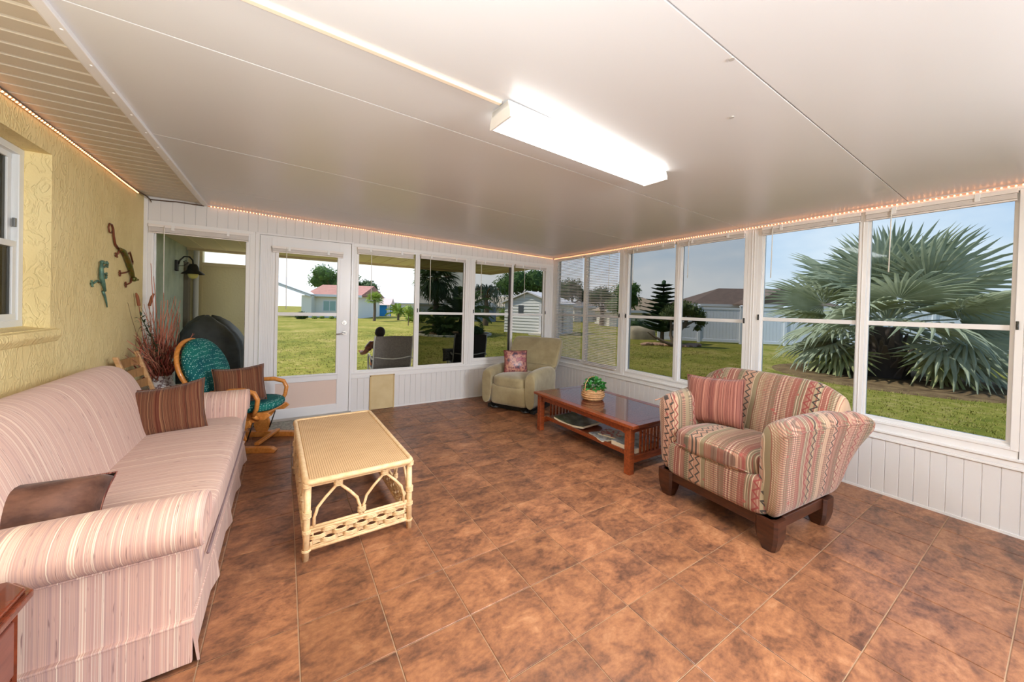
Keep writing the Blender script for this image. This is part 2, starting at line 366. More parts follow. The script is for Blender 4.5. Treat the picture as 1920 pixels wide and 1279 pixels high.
# ---- white vertical boards under and above the windows
def beadboards(parent, wall, s0, s1, z0, z1f, pitch, skip=None):
    """each board is a part; wall 'b' (back) or 'r' (right)"""
    mesh = {}; n = int(math.ceil((s1-s0)/pitch)); e = .0035
    for k in range(n):
        a = s0+k*pitch; b_ = min(a+pitch, s1); z1 = z1f((a+b_)/2)
        if b_-a < .01: continue
        if skip and skip[0] < (a+b_)/2 < skip[1]: continue
        key = round(b_-a, 3)
        if key not in mesh:
            mb = MB(); p = [(0, .012), (0, .005), (e, 0), (key-e, 0), (key, .005), (key, .012)]
            if wall == 'b': mb.prism([(u, d) for u, d in p], 'z', 0, 1)
            else: mb.prism([(d, u) for u, d in p], 'z', 0, 1)
            o = mb.build('wall_board', WHITE2, parent, smooth=0); mesh[key] = o
        else: o = copy_of(mesh[key], parent)
        o.location = (a, YB, z0) if wall == 'b' else (XR, a, z0); o.scale = (1, 1, z1-z0)
wall_back = sthing('wall_back')
mb = MB()
mb.box(.735, XR+.1, YB+.012, YB+.10, -.1, .50); mb.box(-1.186, -.36, YB+.012, YB+.10, -.1, .50)
mb.prism([(XL, 2.14), (XR+.1, 2.10), (XR+.1, zc(XR)+.02), (-.7, 2.43), (XL, 2.43)], 'y', YB+.012, YB+.10)
mb.build('wall_core', WHITE2, wall_back, smooth=0)
beadboards(wall_back, 'b', XL+.03, XR, 2.165, lambda s: zc(s)+.004, .089)
beadboards(wall_back, 'b', .735, XR, .0, lambda s: .43, .076)
beadboards(wall_back, 'b', XL+.03, -.30, .0, lambda s: .43, .076)
mb = MB(); mb.box(XL, XL+.03, YB-.006, YB+.1, 0, 2.40); mb.box(XL, XL+.075, YB-.0, YB+.1, 0, 2.165)
mb.build('corner_board', WHITE, wall_back, smooth=0, bevel=.003)
mb = MB()
mb.box(2.335, 2.43, YB-.004, YB+.1, .50, 2.165); mb.box(3.865, XR, YB-.004, YB+.1, .50, 2.165); mb.box(-.335, -.285, YB-.004, YB+.1, .0, 2.165); mb.box(.735, .765, YB-.004, YB+.1, .5, 2.165)
for dx in (2.36, 2.375, 2.395, 3.885, 3.90, 3.93): mb.box(dx, dx+.006, YB-.009, YB-.004, .52, 2.16)
mb.build('window_post', WHITE, wall_back, smooth=0, bevel=.002)
mb = MB(); mb.box(XL+.03, -.30, YB-.008, YB+.02, 2.135, 2.17); mb.box(.735, XR, YB-.008, YB+.02, 2.125, 2.165)
mb.build('head_trim', WHITE, wall_back, smooth=0, bevel=.003)
mb = MB(); mb.box(.735, XR, YB-.012, YB+.02, .43, .452); mb.box(.735, XR, YB-.006, YB+.02, .452, .50); mb.box(.735, XR, YB-.016, YB+.02, .488, .503); mb.box(XL, -.3, YB-.016, YB+.02, .43, .503)
mb.build('sill_trim', WHITE, wall_back, smooth=0, bevel=.003)
struct(MB().box(.735, XR, YB-.006, YB+.012, 0, .018).build('baseboard_back', WHITE, smooth=0))

wall_right = sthing('wall_right'); ZR = zc(XR)
mb = MB(); mb.box(XR+.012, XR+.10, YF, YB+.1, -.1, .50); mb.box(XR+.012, XR+.10, YF, YB+.1, 2.235, ZR+.02)
mb.build('wall_core', WHITE2, wall_right, smooth=0)
beadboards(wall_right, 'r', YF, YB-.012, 0, lambda s: .43, .0768)
mb = MB()
posts = [(4.86, YB), (3.345, 3.43), (1.71, 1.80), (.075, .17), (-1.56, -1.47), (YF, YF+.1)]
for a, b_ in posts:
    mb.box(XR-.004, XR+.1, a, b_, .50, 2.25)
    for d in (.3, .55): mb.box(XR-.009, XR-.004, a+(b_-a)*d, a+(b_-a)*d+.006, .52, 2.24)
mb.build('window_post', WHITE, wall_right, smooth=0, bevel=.002)
mb = MB(); mb.box(XR-.012, XR+.02, YF, YB-.02, .43, .448); mb.box(XR-.006, XR+.02, YF, YB-.02, .448, .50); mb.box(XR-.018, XR+.02, YF, YB-.02, .486, .503)
mb.build('sill_trim', WHITE, wall_right, smooth=0, bevel=.003)
mb = MB(); mb.box(XR-.008, XR+.03, YF, YB, 2.243, ZR)
mb.build('head_trim', WHITE, wall_right, smooth=0, bevel=.003)
struct(MB().box(XR-.006, XR+.012, YF, YB, 0, .018).build('baseboard_right', WHITE, smooth=0))
# wall behind the camera: a parapet, posts and unseen openings left wide to let sky light in
wf = MB(); wf.box(XL-.2, XR+.1, YF-.1, YF, -.1, .5); wf.box(XL-.2, XR+.1, YF-.1, YF, 2.2, 2.6)
for a in (XL-.2, .2, 1.5, 2.8, XR-.1): wf.box(a, a+.2, YF-.1, YF, .5, 2.2)
struct(wf.build('wall_front', WHITE2, smooth=0))

# ---- sliding windows
BLK = pmat('black_latch', sr(28, 26, 28), .35)
def wbox(mb, wall, s0, s1, d0, d1, z0, z1):
    if wall == 'b': mb.box(s0, s1, YB+d0, YB+d1, z0, z1)
    else: mb.box(XR+d0, XR+d1, s0, s1, z0, z1)
wn = [1]
def slider(wall, s0, s1, z0, z1, mull, panes, zr=1.284, latch_z=1.33):
    """outer frame, then one sash per pane with stiles, rails, a middle bar, glass and a latch; panes: (a, b, glass, depth, latch side)"""
    wn[0] += 1; W_ = sthing('window_%d' % wn[0])
    mb = MB(); f = .035
    wbox(mb, wall, s0, s0+f, -.002, .08, z0-.05, z1+.03); wbox(mb, wall, s1-f, s1, -.002, .08, z0-.05, z1+.03)
    wbox(mb, wall, s0+.001, s1-.001, -.001, .079, z0-.049, z0-.028); wbox(mb, wall, s0+.001, s1-.001, -.001, .079, z1+.0, z1+.029)
    wbox(mb, wall, s0+.03, s1-.03, .012, .018, z0-.029, z0-.015); wbox(mb, wall, s0+.002, s1-.002, .004, .078, .49, z0-.03)
    mb.build('outer_frame', WHITE, W_, smooth=0, bevel=.003)
    if mull:
        mb = MB(); wbox(mb, wall, mull[0], mull[1], .0, .05, z0-.03, z1+.02); wbox(mb, wall, mull[0]+.022, mull[0]+.028, -.005, .0, z0-.02, z1+.01)
        mb.build('mullion', WHITE, W_, smooth=0, bevel=.003)
    for a, b_, gm, d, ls_ in panes:
        mb = MB(); q = .022
        wbox(mb, wall, a-q, a, d, d+.03, z0-.03, z1+.01); wbox(mb, wall, b_, b_+q, d, d+.03, z0-.03, z1+.01)
        wbox(mb, wall, a-q+.001, b_+q-.001, d-.002, d+.029, z0-.032, z0); wbox(mb, wall, a-q+.001, b_+q-.001, d-.0015, d+.029, z1-.01, z1+.02)
        s_ = mb.build('sash', WHITE, W_, smooth=0, bevel=.003)
        mb = MB(); wbox(mb, wall, a, b_, d+.002, d+.026, zr-.018, zr+.018); mb.build('middle_rail', WHITE, s_, smooth=0, bevel=.002)
        if gm:
            for zz0, zz1 in ((z0, zr-.018), (zr+.018, z1-.01)):
                mb = MB(); wbox(mb, wall, a, b_, d+.012, d+.015, zz0, zz1); mb.build('glass_pane', gm, s_, smooth=0)
        if ls_:
            c_ = a-.03 if ls_ < 0 else b_+.03
            mb = MB(); wbox(mb, wall, c_-.006, c_+.006, -.012, .0, latch_z-.035, latch_z+.02); wbox(mb, wall, c_-.004, c_+.004, -.018, -.01, latch_z-.02, latch_z)
            mb.build('latch', BLK, W_, smooth=0, bevel=.002)
    return W_
# back wall: fixed light by the corner, then two sliders right of the door
slider('b', XL+.03, -.335, .50, 2.125, None, [(-1.10, -.375, G_FIX, .02, 0)], zr=.48)
W3 = slider('b', .765, 2.335, .545, 2.10, (1.535, 1.58), [(1.605, 2.275, G_DARK, .015, -1)])
mb = MB(); mb.box(.79, .80, YB+.03, YB+.06, .53, 2.1); mb.box(.80, 1.535, YB+.03, YB+.06, .515, .527); mb.build('open_track', WHITE, W3, smooth=0)
slider('b', 2.43, 3.865, .60, 2.10, (3.125, 3.165), [(2.475, 3.10, G_MID, .02, -1), (3.185, 3.80, G_LIGHT, .035, 1)])
mb = MB(); mb.box(3.092, 3.118, YB+.012, YB+.02, .6, 2.09); tag(mb.build('trim_2', pmat('dark_weatherstrip', sr(52, 48, 44), .6), smooth=0), kind='structure')
# right wall
pr = [((4.85, 4.13), None), ]
slider('r', 3.43, 4.86, .59, 2.235, (4.115, 4.175), [(4.195, 4.82, G_LIGHT, .02, 0), (3.475, 4.10, G_LIGHT, .02, -1)], zr=1.30)
slider('r', 1.80, 3.345, .59, 2.235, (2.545, 2.60), [(2.62, 3.30, G_MID, .02, 1), (1.85, 2.53, G_MID, .03, -1)], zr=1.315)
slider('r', .17, 1.71, .60, 2.235, (.915, .965), [(.975, 1.66, G_SIDE, .02, 1), (.225, .90, G_SIDE, .03, -1)], zr=1.345, latch_z=1.37)
slider('r', -1.47, .075, .60, 2.235, (-.72, -.66), [(-.65, .03, G_SIDE, .02, 0), (-1.42, -.74, G_SIDE, .03, 0)], zr=1.345)

# ---- the glazed door
dr = sthing('door_1')
DOORW = pmat('door_white_metal', sr(224, 222, 224), .3, .5)
mb = MB(); mb.box(-.285, -.244, YB-.012, YB+.09, 0, 2.165); mb.box(.711, .735, YB-.012, YB+.09, 0, 2.165); mb.box(-.284, .734, YB-.0135, YB+.089, 2.15, 2.17)
mb.box(-.25, -.243, YB-.018, YB+.0, 0, 2.15); mb.box(.708, .714, YB-.018, YB, 0, 2.15)
mb.build('door_frame', DOORW, dr, smooth=0, bevel=.003)
mb = MB(); a, b_ = -.24, .706; gl, gr = -.085, .572
mb.box(a, gl, YB, YB+.04, .015, 2.145); mb.box(gr, b_, YB, YB+.04, .015, 2.145); mb.box(gl, gr, YB, YB+.04, 1.985, 2.145); mb.box(gl, gr, YB, YB+.04, .438, .515); mb.box(gl, gr, YB, YB+.04, .015, .128)
for k in range(7): mb.box(a+.018+k*.016, a+.024+k*.016, YB-.003, YB, .06, 2.12)
slab = mb.build('door_slab', DOORW, dr, smooth=0, bevel=.003)
mb = MB(); q = .022
mb.box(gl-.01, gl+q, YB-.014, YB+.03, .50, 2.0); mb.box(gr-q, gr+.01, YB-.014, YB+.03, .50, 2.0); mb.box(gl-.009, gr+.009, YB-.0155, YB+.029, 1.975, 1.999); mb.box(gl-.009, gr+.009, YB-.0155, YB+.029, .501, .52)
mb.build('glazing_bead', DOORW, slab, smooth=0, bevel=.004)
MB().box(gl+.02, gr-.02, YB-.01, YB+.02, 1.232, 1.272).build('middle_rail', DOORW, slab, smooth=0, bevel=.003)
MB().box(gl+.02, gr-.02, YB+.008, YB+.011, .52, 1.232).build('glass_pane', G_CLEAR, slab, smooth=0)
MB().box(gl+.02, gr-.02, YB+.018, YB+.021, 1.272, 1.975).build('glass_pane', G_CLEAR, slab, smooth=0)
MB().box(gl, gr, YB+.012, YB+.03, .128, .438).build('kick_panel', pmat('pinkish_panel', sr(214, 190, 178), .5), slab, smooth=0)
mb = MB()
for k in range(1): mb.box(gl+.0, gr, YB+.004, YB+.012, .128, .134); mb.box(gl, gl+.006, YB+.004, YB+.012, .128, .438); mb.box(gr-.006, gr, YB+.004, YB+.012, .128, .438)
mb.build('panel_bead', DOORW, slab, smooth=0)
CHROME = pmat('brushed_nickel', sr(170, 165, 160), .25, .5, metal=1)
mb = MB(); mb.tube([(.640, YB, 1.150), (.640, YB-.012, 1.150)], [.030, .028], 20); mb.tube([(.640, YB-.012, 1.150), (.640, YB-.02, 1.150)], [.018, .016], 16); mb.box(.637, .643, YB-.034, YB-.018, 1.136, 1.164)
mb.build('deadbolt', CHROME, slab, smooth=40)
mb = MB(); mb.tube([(.645, YB, 1.022), (.645, YB-.012, 1.022)], [.031, .029], 20); mb.tube([(.645, YB-.01, 1.022), (.645, YB-.05, 1.022)], .011, 12); mb.tube([(.648, YB-.05, 1.022), (.62, YB-.054, 1.020), (.575, YB-.052, 1.012), (.545, YB-.05, 1.010)], [.010, .010, .008, .007], 10)
mb.build('door_handle', CHROME, slab, smooth=60)
mb = MB(); mb.prism([(YB-.05, 0), (YB+.1, 0), (YB+.1, .03), (YB-.02, .026)], 'x', -.285, .735)
mb.build('threshold', pmat('aluminium_sill', sr(200, 198, 195), .35, metal=.6), dr, smooth=0)
# pet-door cover panel leaning on the boards beside the door
mb = MB(); mb.box(.972, 1.262, YB-.018, YB-.004, .003, .447)
t_ = mb.build('cover_panel', pmat('tan_board', sr(206, 186, 142), .55, var=(sr(196, 174, 130), 6, (1, 1, 1))), smooth=0, bevel=.004)
tag(t_, 'flat tan board covering the pet door beside the glazed door', 'panel')
mb = MB(); mb.box(.958, .974, YB-.022, YB-.002, 0, .455); mb.box(1.26, 1.276, YB-.022, YB-.002, 0, .455); mb.box(.958, 1.276, YB-.022, YB-.002, .442, .457)
mb.build('panel_edging', pmat('tan_edging', sr(196, 168, 118), .5), t_, smooth=0)

# ================================================================== FIXTURES OF THE ROOM
# ---- fluorescent ceiling light and its surface raceway
LENS = pmat('lit_acrylic_lens', sr(250, 252, 250), .4, emit=((1, 1, .97, 1), 2.6))
def ceiling_light(loc, rz, label, power):
    t = thing('ceiling_light', label, 'light', loc, rz)
    L_, W2, H = .64, .085, .066
    mb = MB(); mb.box(-L_, L_, -W2+.015, W2-.015, H-.02, H+.012); mb.build('light_housing', WHITE, t, smooth=0, bevel=.004)
    mb = MB(); mb.prism([(-W2, .0), (-W2+.006, -.004), (W2-.006, -.004), (W2, .0), (W2, .018), (W2-.02, H-.012), (-W2+.02, H-.012), (-W2, .018)], 'x', -L_+.012, L_-.012)
    mb.build('light_diffuser', LENS, t, smooth=30, bevel=.003)
    for s in (-1, 1):
        mb = MB(); mb.prism([(-W2-.003, -.006), (W2+.003, -.006), (W2+.003, .02), (W2-.015, H+.01), (-W2+.015, H+.01), (-W2-.003, .02)], 'x', s*L_-.006*0-(.012 if s > 0 else 0), s*L_+(.012 if s < 0 else 0))
        mb.build('end_cap', WHITE, t, smooth=0, bevel=.002)
    a = area('lamp', (0, 0, -.02), 1.2, .15, power, col=(.95, .98, 1)); a.parent = t
    return t
ceiling_light((1.49, 1.525, 2.275), math.radians(3.0), 'long white fluorescent wraparound light glowing on the ceiling', 30)
ceiling_light((1.6, -1.35, 2.275), 0, 'added unseen fill fixture on the ceiling, behind the viewer', 26)  # unseen fixture added to brighten the room
mb = MB(); mb.box(-.70, .835, 1.452, 1.476, zc(.835)-.012, zc(-.7)+.0)
rw = MB(); rw.prism([(-.70, zc(-.70)-.013), (.845, zc(.845)-.013), (.845, zc(.845)+.001), (-.70, zc(-.70)+.001)], 'y', 1.462, 1.486)
tag(rw.build('cable_raceway', pmat('raceway_ivory', sr(240, 226, 205), .4), smooth=0, bevel=.003), 'thin ivory cable raceway running along the ceiling to the light', 'raceway')

# ---- rope lights along the tops of three walls
ROPE = pmat('rope_light_tube', sr(224, 176, 150), .3, .5, emit=((1, .36, .16, 1), .12))
BULB = pmat('rope_light_bulb', sr(255, 170, 110), .3, emit=((1, .42, .18, 1), 4.0))
def rope(label, pts, step=.028, off=(0, 0, 0)):
    mb = MB(); P = []
    for a, b_ in zip(pts[:-1], pts[1:]):
        a, b_ = Vector(a), Vector(b_); n = max(2, int((b_-a).length/.22))
        for k in range(n): P.append(a.lerp(b_, k/n)+Vector((0, 0, random.uniform(-.004, .003))))
    P.append(Vector(pts[-1])); mb.tube(P, .0062, 6)
    o = mb.build('rope_light', ROPE, smooth=180); tag(o, label, 'rope light')
    bm_ = MB(); acc = 0
    for a, b_ in zip(P[:-1], P[1:]):
        L_ = (b_-a).length; d = step-acc
        while d < L_: q = a.lerp(b_, d/L_); bm_.ico((q.x+off[0], q.y+off[1], q.z+off[2]), .0062, 1); d += step
        acc = (acc+L_) % step
    bm_.build('bulb', BULB, o, smooth=180, kind='stuff')
    return o
rope('glowing orange rope light along the top of the yellow stucco wall', [(XL+.012, -1.0, 2.372), (XL+.012, .9, 2.38), (XL+.012, 2.2, 2.376), (XL+.012, 3.4, 2.384), (XL+.012, 4.72, 2.380)], off=(.004, 0, -.003))
rope('glowing orange rope light above the glazed door and back windows', [(-.70, YB-.012, 2.386), (.6, YB-.012, 2.355), (2.2, YB-.012, 2.315), (3.97, YB-.012, 2.270)], off=(0, -.004, -.003))
rope('glowing orange rope light above the right-hand row of windows', [(XR-.014, -1.6, 2.268), (XR-.014, .4, 2.268), (XR-.014, 2.0, 2.264), (XR-.014, 3.6, 2.268), (XR-.014, 4.92, 2.266)], off=(-.004, 0, -.003))
mb = MB(); mb.tube([(XL+.02, 4.70, 2.385), (XL+.03, 4.86, 2.392), (XL+.05, 4.93, 2.372), (XL+.2, 4.935, 2.380), (-.95, 4.935, 2.384), (-.73, 4.935, 2.380)], .006, 6)
mb.tube([(XL+.045, 4.92, 2.375), (XL+.06, 4.925, 2.345)], .004, 5)
tag(mb.build('cable', pmat('brown_cable', sr(84, 62, 48), .6), smooth=180), 'dark brown cable tacked along the soffit end above the corner window', 'cable')
mb = MB()
mb.tube([(XL+.004, -1, 2.400), (XL+.006, 2.0, 2.399), (XL+.004, 4.75, 2.400)], .0045, 5)
tag(mb.build('cable', pmat('grey_cable', sr(120, 116, 110), .6), smooth=180), 'thin grey cable in the joint between soffit and yellow wall', 'cable')

# ---- blinds
SLAT = pmat('blind_white', sr(226, 218, 214), .4, .4)
CORD = pmat('blind_cord', sr(225, 222, 215), .5)
def blind(wall, a, b_, ztop, label, grp, wand=None, wl=.6, drop=None, stack=.045, off=0.0):
    t = thing('window_blind', label, 'blind', ((a+b_)/2, YB-off, ztop) if wall == 'b' else (XR-off, (a+b_)/2, ztop), 0 if wall == 'b' else PI/2, grp)
    h = (b_-a)/2     # local x along the wall, local -y / +y into the room
    s = -1 if wall == 'b' else 1
    mb = MB(); mb.box(-h, h, s*.002, s*.030, -.026, 0); mb.box(-h, h, s*.030, s*.033, -.027, .001); mb.build('head_rail', SLAT, t, smooth=0, bevel=.002)
    if drop is None:
        mb = MB(); n = 10
        for k in range(n): z = -.029-k*stack/n; mb.box(-h+.004, h-.004, s*.004, s*.029+s*.001*(k % 2), z-stack/n*.72, z)
        mb.build('slat_stack', SLAT, t, smooth=0)
        mb = MB(); mb.box(-h+.003, h-.003, s*.004, s*.029, -.042-stack, -.031-stack); mb.build('bottom_rail', SLAT, t, smooth=0, bevel=.002)
        for q in (-.55, .55):
            mb = MB(); mb.box(q*h-.012, q*h+.012, s*.030, s*.036, -.05, .003); mb.build('valance_clip', WHITE, t, smooth=0, bevel=.001)
    else:
        sl_ = None; z = -.045
        while z > -drop+.02:
            if sl_ is None:
                mb = MB(); mb.prism([(s*.004, .003), (s*.016, .0062), (s*.028, -.002), (s*.028, -.0028), (s*.016, .0054), (s*.004, .0022)], 'x', -h+.004, h-.004)
                sl_ = mb.build('slat', SLAT, t, smooth=0)
            else: sl_ = copy_of(sl_, t)
            sl_.location = (0, 0, z); z -= .0245
        mb = MB(); mb.box(-h+.003, h-.003, s*.004, s*.029, -drop, -drop+.012); mb.build('bottom_rail', SLAT, t, smooth=0, bevel=.002)
        mb = MB()
        for q in (-.7, 0, .7):
            for yy in (.004, .029): mb.tube([(q*h, s*yy, -.02), (q*h, s*yy, -drop)], .0008, 4)
        mb.build('ladder_cord', CORD, t, smooth=0)
    if wand is not None:
        x = wand-(a+b_)/2
        mb = MB(); mb.tube([(x, s*.038, -.01), (x, s*.040, -.05), (x+.003, s*.042, -wl)], [.003, .0036, .0042], 6); mb.build('tilt_wand', CORD, t, smooth=180)
    return t
GR = 'raised blinds above the windows'
blind('b', XL+.04, -.345, 2.133, 'raised white blind over the fixed corner window by the outdoor lamp', GR, -1.028, .70)
blind('b', -.128, .612, 2.030, 'short raised blind at the top of the glazed door', GR, .012, .72, off=.012, stack=.030)
blind('b', .775, 1.50, 2.118, 'raised blind over the open window just right of the door', GR, .944, .68)
blind('b', 1.60, 2.29, 2.112, 'raised blind over the darkest tinted window', GR, 1.735, .70, stack=.02)
blind('b', 2.47, 3.11, 2.112, 'raised blind over the tinted window behind the recliner', GR, 2.545, .60, stack=.02)
blind('b', 3.18, 3.82, 2.112, 'raised blind over the last back window before the corner', GR, 3.352, .57, stack=.02)
blind('r', 4.19, 4.83, 2.235, 'lowered white mini blind in the right wall nearest the corner', 'lowered mini blinds', None, drop=1.66)
blind('r', 3.47, 4.11, 2.235, 'lowered white mini blind, second from the room corner', 'lowered mini blinds', 3.62, .5, drop=1.69)
blind('r', 2.61, 3.31, 2.243, 'raised blind over the window showing the dark conical pine', GR, 3.20, .50, stack=.03)
blind('r', 1.83, 2.55, 2.243, 'raised blind over the window showing the white vinyl fence', GR, 2.42, .45, stack=.03)
blind('r', .955, 1.67, 2.245, 'raised blind over the left half of the palm window', GR, 1.575, .50, stack=.035)
blind('r', .21, .925, 2.245, 'raised blind over the right half of the palm window', GR, .777, .50, stack=.035)

# ================================================================== FABRICS
PINK = [(.22, sr(158, 128, 118)), (.34, sr(200, 162, 148)), (.40, sr(224, 200, 182)), (.44, sr(188, 150, 140)), (.49, sr(208, 170, 154)), (.54, sr(176, 144, 138)), (.58, sr(212, 172, 154)), (.62, sr(236, 218, 198)), (.72, sr(184, 150, 140))]
PINK2 = [(p_, tuple(.62*a+.38*b_ for a, b_ in zip(c_, sr(204, 170, 156)))) for p_, c_ in PINK]
PX = stripes('pink_stripe_along_x', 'X', 40, PINK2, slub=sr(150, 118, 112), detail=2.5, bump=.35)
PY = stripes('pink_stripe_along_y', 'Y', 24, PINK, slub=sr(150, 118, 112), detail=3.5, bump=.35)
BRN = [(.25, sr(48, 22, 16)), (.38, sr(86, 40, 28)), (.45, sr(124, 80, 56)), (.49, sr(62, 28, 22)), (.54, sr(142, 104, 74)), (.58, sr(92, 44, 32)), (.66, sr(110, 68, 50)), (.75, sr(54, 26, 22))]
BROWN = stripes('brown_stripe', 'X', 40, BRN, detail=4, bump=.7, wob=.02)
ROSE = stripes('rose_stripe', 'X', 62, [(.25, sr(72, 36, 32)), (.4, sr(112, 62, 54)), (.46, sr(166, 116, 98)), (.5, sr(92, 46, 42)), (.55, sr(148, 92, 78)), (.6, sr(80, 40, 38)), (.72, sr(142, 94, 78))], detail=2, bump=.6, wob=.006)

def southwest(name, axis, other):
    m_ = bpy.data.materials.new(name); m_.use_nodes = True; t = m_.node_tree; b = t.nodes['Principled BSDF']
    c = nn(t, 'ShaderNodeTexCoord'); s_ = nn(t, 'ShaderNodeSeparateXYZ'); t.links.new(c.outputs['Object'], s_.inputs[0])
    wn = nn(t, 'ShaderNodeTexNoise', i_Scale=4.0); t.links.new(c.outputs['Object'], wn.inputs[0])
    u = math_(t, 'MULTIPLY_ADD', wn.outputs[0], .03, s_.outputs[axis]); v = s_.outputs[other]
    if axis == 'Y': u = math_(t, 'MULTIPLY_ADD', s_.outputs['X'], .9, u)
    if isinstance(other, str) and other == 'Z': v = math_(t, 'ADD', v, math_(t, 'MULTIPLY', s_.outputs['Y' if axis == 'X' else 'X'], .6))
    bands = math_(t, 'FLOOR', math_(t, 'MULTIPLY', u, 24.0))
    w1 = nn(t, 'ShaderNodeTexWhiteNoise', noise_dimensions='1D'); t.links.new(bands, w1.inputs['W'])
    w2 = nn(t, 'ShaderNodeTexWhiteNoise', noise_dimensions='1D'); t.links.new(math_(t, 'ADD', bands, 71.3), w2.inputs['W'])
    base = ramp(t, w1.outputs[0], [(0, sr(168, 122, 94)), (.16, sr(134, 116, 84)), (.32, sr(184, 148, 116)), (.46, sr(142, 90, 70)), (.58, sr(152, 132, 98)), (.72, sr(178, 128, 104)), (.86, sr(122, 106, 80))], 'CONSTANT')
    # fine stripes inside every band
    n1 = nn(t, 'ShaderNodeTexNoise', noise_dimensions='1D', i_Scale=95.0, i_Detail=2.0); t.links.new(u, n1.inputs['W'])
    fs = ramp(t, n1.outputs[0], [(.36, (1, 1, 1, 1)), (.40, (0, 0, 0, 1)), (.60, (0, 0, 0, 1)), (.64, (.8, .8, .8, 1))])
    mx1 = nn(t, 'ShaderNodeMix', data_type='RGBA'); t.links.new(math_(t, 'MULTIPLY', fs.outputs[0], .75), mx1.inputs[0]); t.links.new(base.outputs[0], mx1.inputs[6])
    fc = ramp(t, n1.outputs[0], [(.49, sr(136, 58, 48)), (.51, sr(226, 192, 160))]); t.links.new(fc.outputs[0], mx1.inputs[7])
    # zigzags, triangles and dashes across some bands
    fu = math_(t, 'FRACT', math_(t, 'MULTIPLY', u, 24.0)); fv = math_(t, 'FRACT', math_(t, 'MULTIPLY_ADD', v, 17.0, math_(t, 'MULTIPLY', w2.outputs[0], 9.0)))
    tri = math_(t, 'ABSOLUTE', math_(t, 'SUBTRACT', fv, .5))
    zz = math_(t, 'ABSOLUTE', math_(t, 'SUBTRACT', math_(t, 'SUBTRACT', fu, math_(t, 'MULTIPLY', tri, 1.4)), .12))
    zzm = math_(t, 'LESS_THAN', zz, .15)
    sel = math_(t, 'GREATER_THAN', w2.outputs[0], .58); zs = math_(t, 'MULTIPLY', zzm, sel)
    dash = math_(t, 'MULTIPLY', math_(t, 'LESS_THAN', math_(t, 'FRACT', math_(t, 'MULTIPLY', v, 70.0)), .45), math_(t, 'LESS_THAN', w2.outputs[0], .36))
    msk = math_(t, 'MAXIMUM', zs, math_(t, 'MULTIPLY', dash, .6))
    dk = ramp(t, w1.outputs[0], [(0, sr(66, 60, 52)), (.35, sr(136, 44, 38)), (.6, sr(58, 50, 46)), (.8, sr(142, 52, 44))], 'CONSTANT')
    mx2 = nn(t, 'ShaderNodeMix', data_type='RGBA'); t.links.new(math_(t, 'MULTIPLY', msk, .95), mx2.inputs[0]); t.links.new(mx1.outputs[2], mx2.inputs[6]); t.links.new(dk.outputs[0], mx2.inputs[7])
    # large soft arrow heads
    vo = nn(t, 'ShaderNodeTexVoronoi', i_Scale=9.0, distance='MANHATTAN'); t.links.new(c.outputs['Object'], vo.inputs[0])
    am = math_(t, 'MULTIPLY', math_(t, 'LESS_THAN', vo.outputs['Distance'], .15), .8)
    mx3 = nn(t, 'ShaderNodeMix', data_type='RGBA'); t.links.new(am, mx3.inputs[0]); t.links.new(mx2.outputs[2], mx3.inputs[6]); mx3.inputs[7].default_value = sr(158, 66, 54)
    hs_ = nn(t, 'ShaderNodeHueSaturation'); hs_.inputs['Saturation'].default_value = .90; hs_.inputs['Value'].default_value = .84; t.links.new(mx3.outputs[2], hs_.inputs['Color']); t.links.new(hs_.outputs[0], b.inputs['Base Color']); b.inputs['Roughness'].default_value = .9; b.inputs['Specular IOR Level'].default_value = .15; b.inputs['Sheen Weight'].default_value = .2
    n4 = nn(t, 'ShaderNodeTexNoise', i_Scale=260.0); t.links.new(c.outputs['Object'], n4.inputs[0])
    bp = nn(t, 'ShaderNodeBump', i_Strength=.35, i_Distance=.003); t.links.new(math_(t, 'ADD', n4.outputs[0], math_(t, 'MULTIPLY', msk, .4)), bp.inputs['Height']); t.links.new(bp.outputs[0], b.inputs['Normal'])
    return m_
SWX = southwest('southwest_cloth_x', 'X', 'Z'); SWY = southwest('southwest_cloth_y', 'Y', 'Z'); SWS = southwest('southwest_cloth_seat', 'X', 'Y')

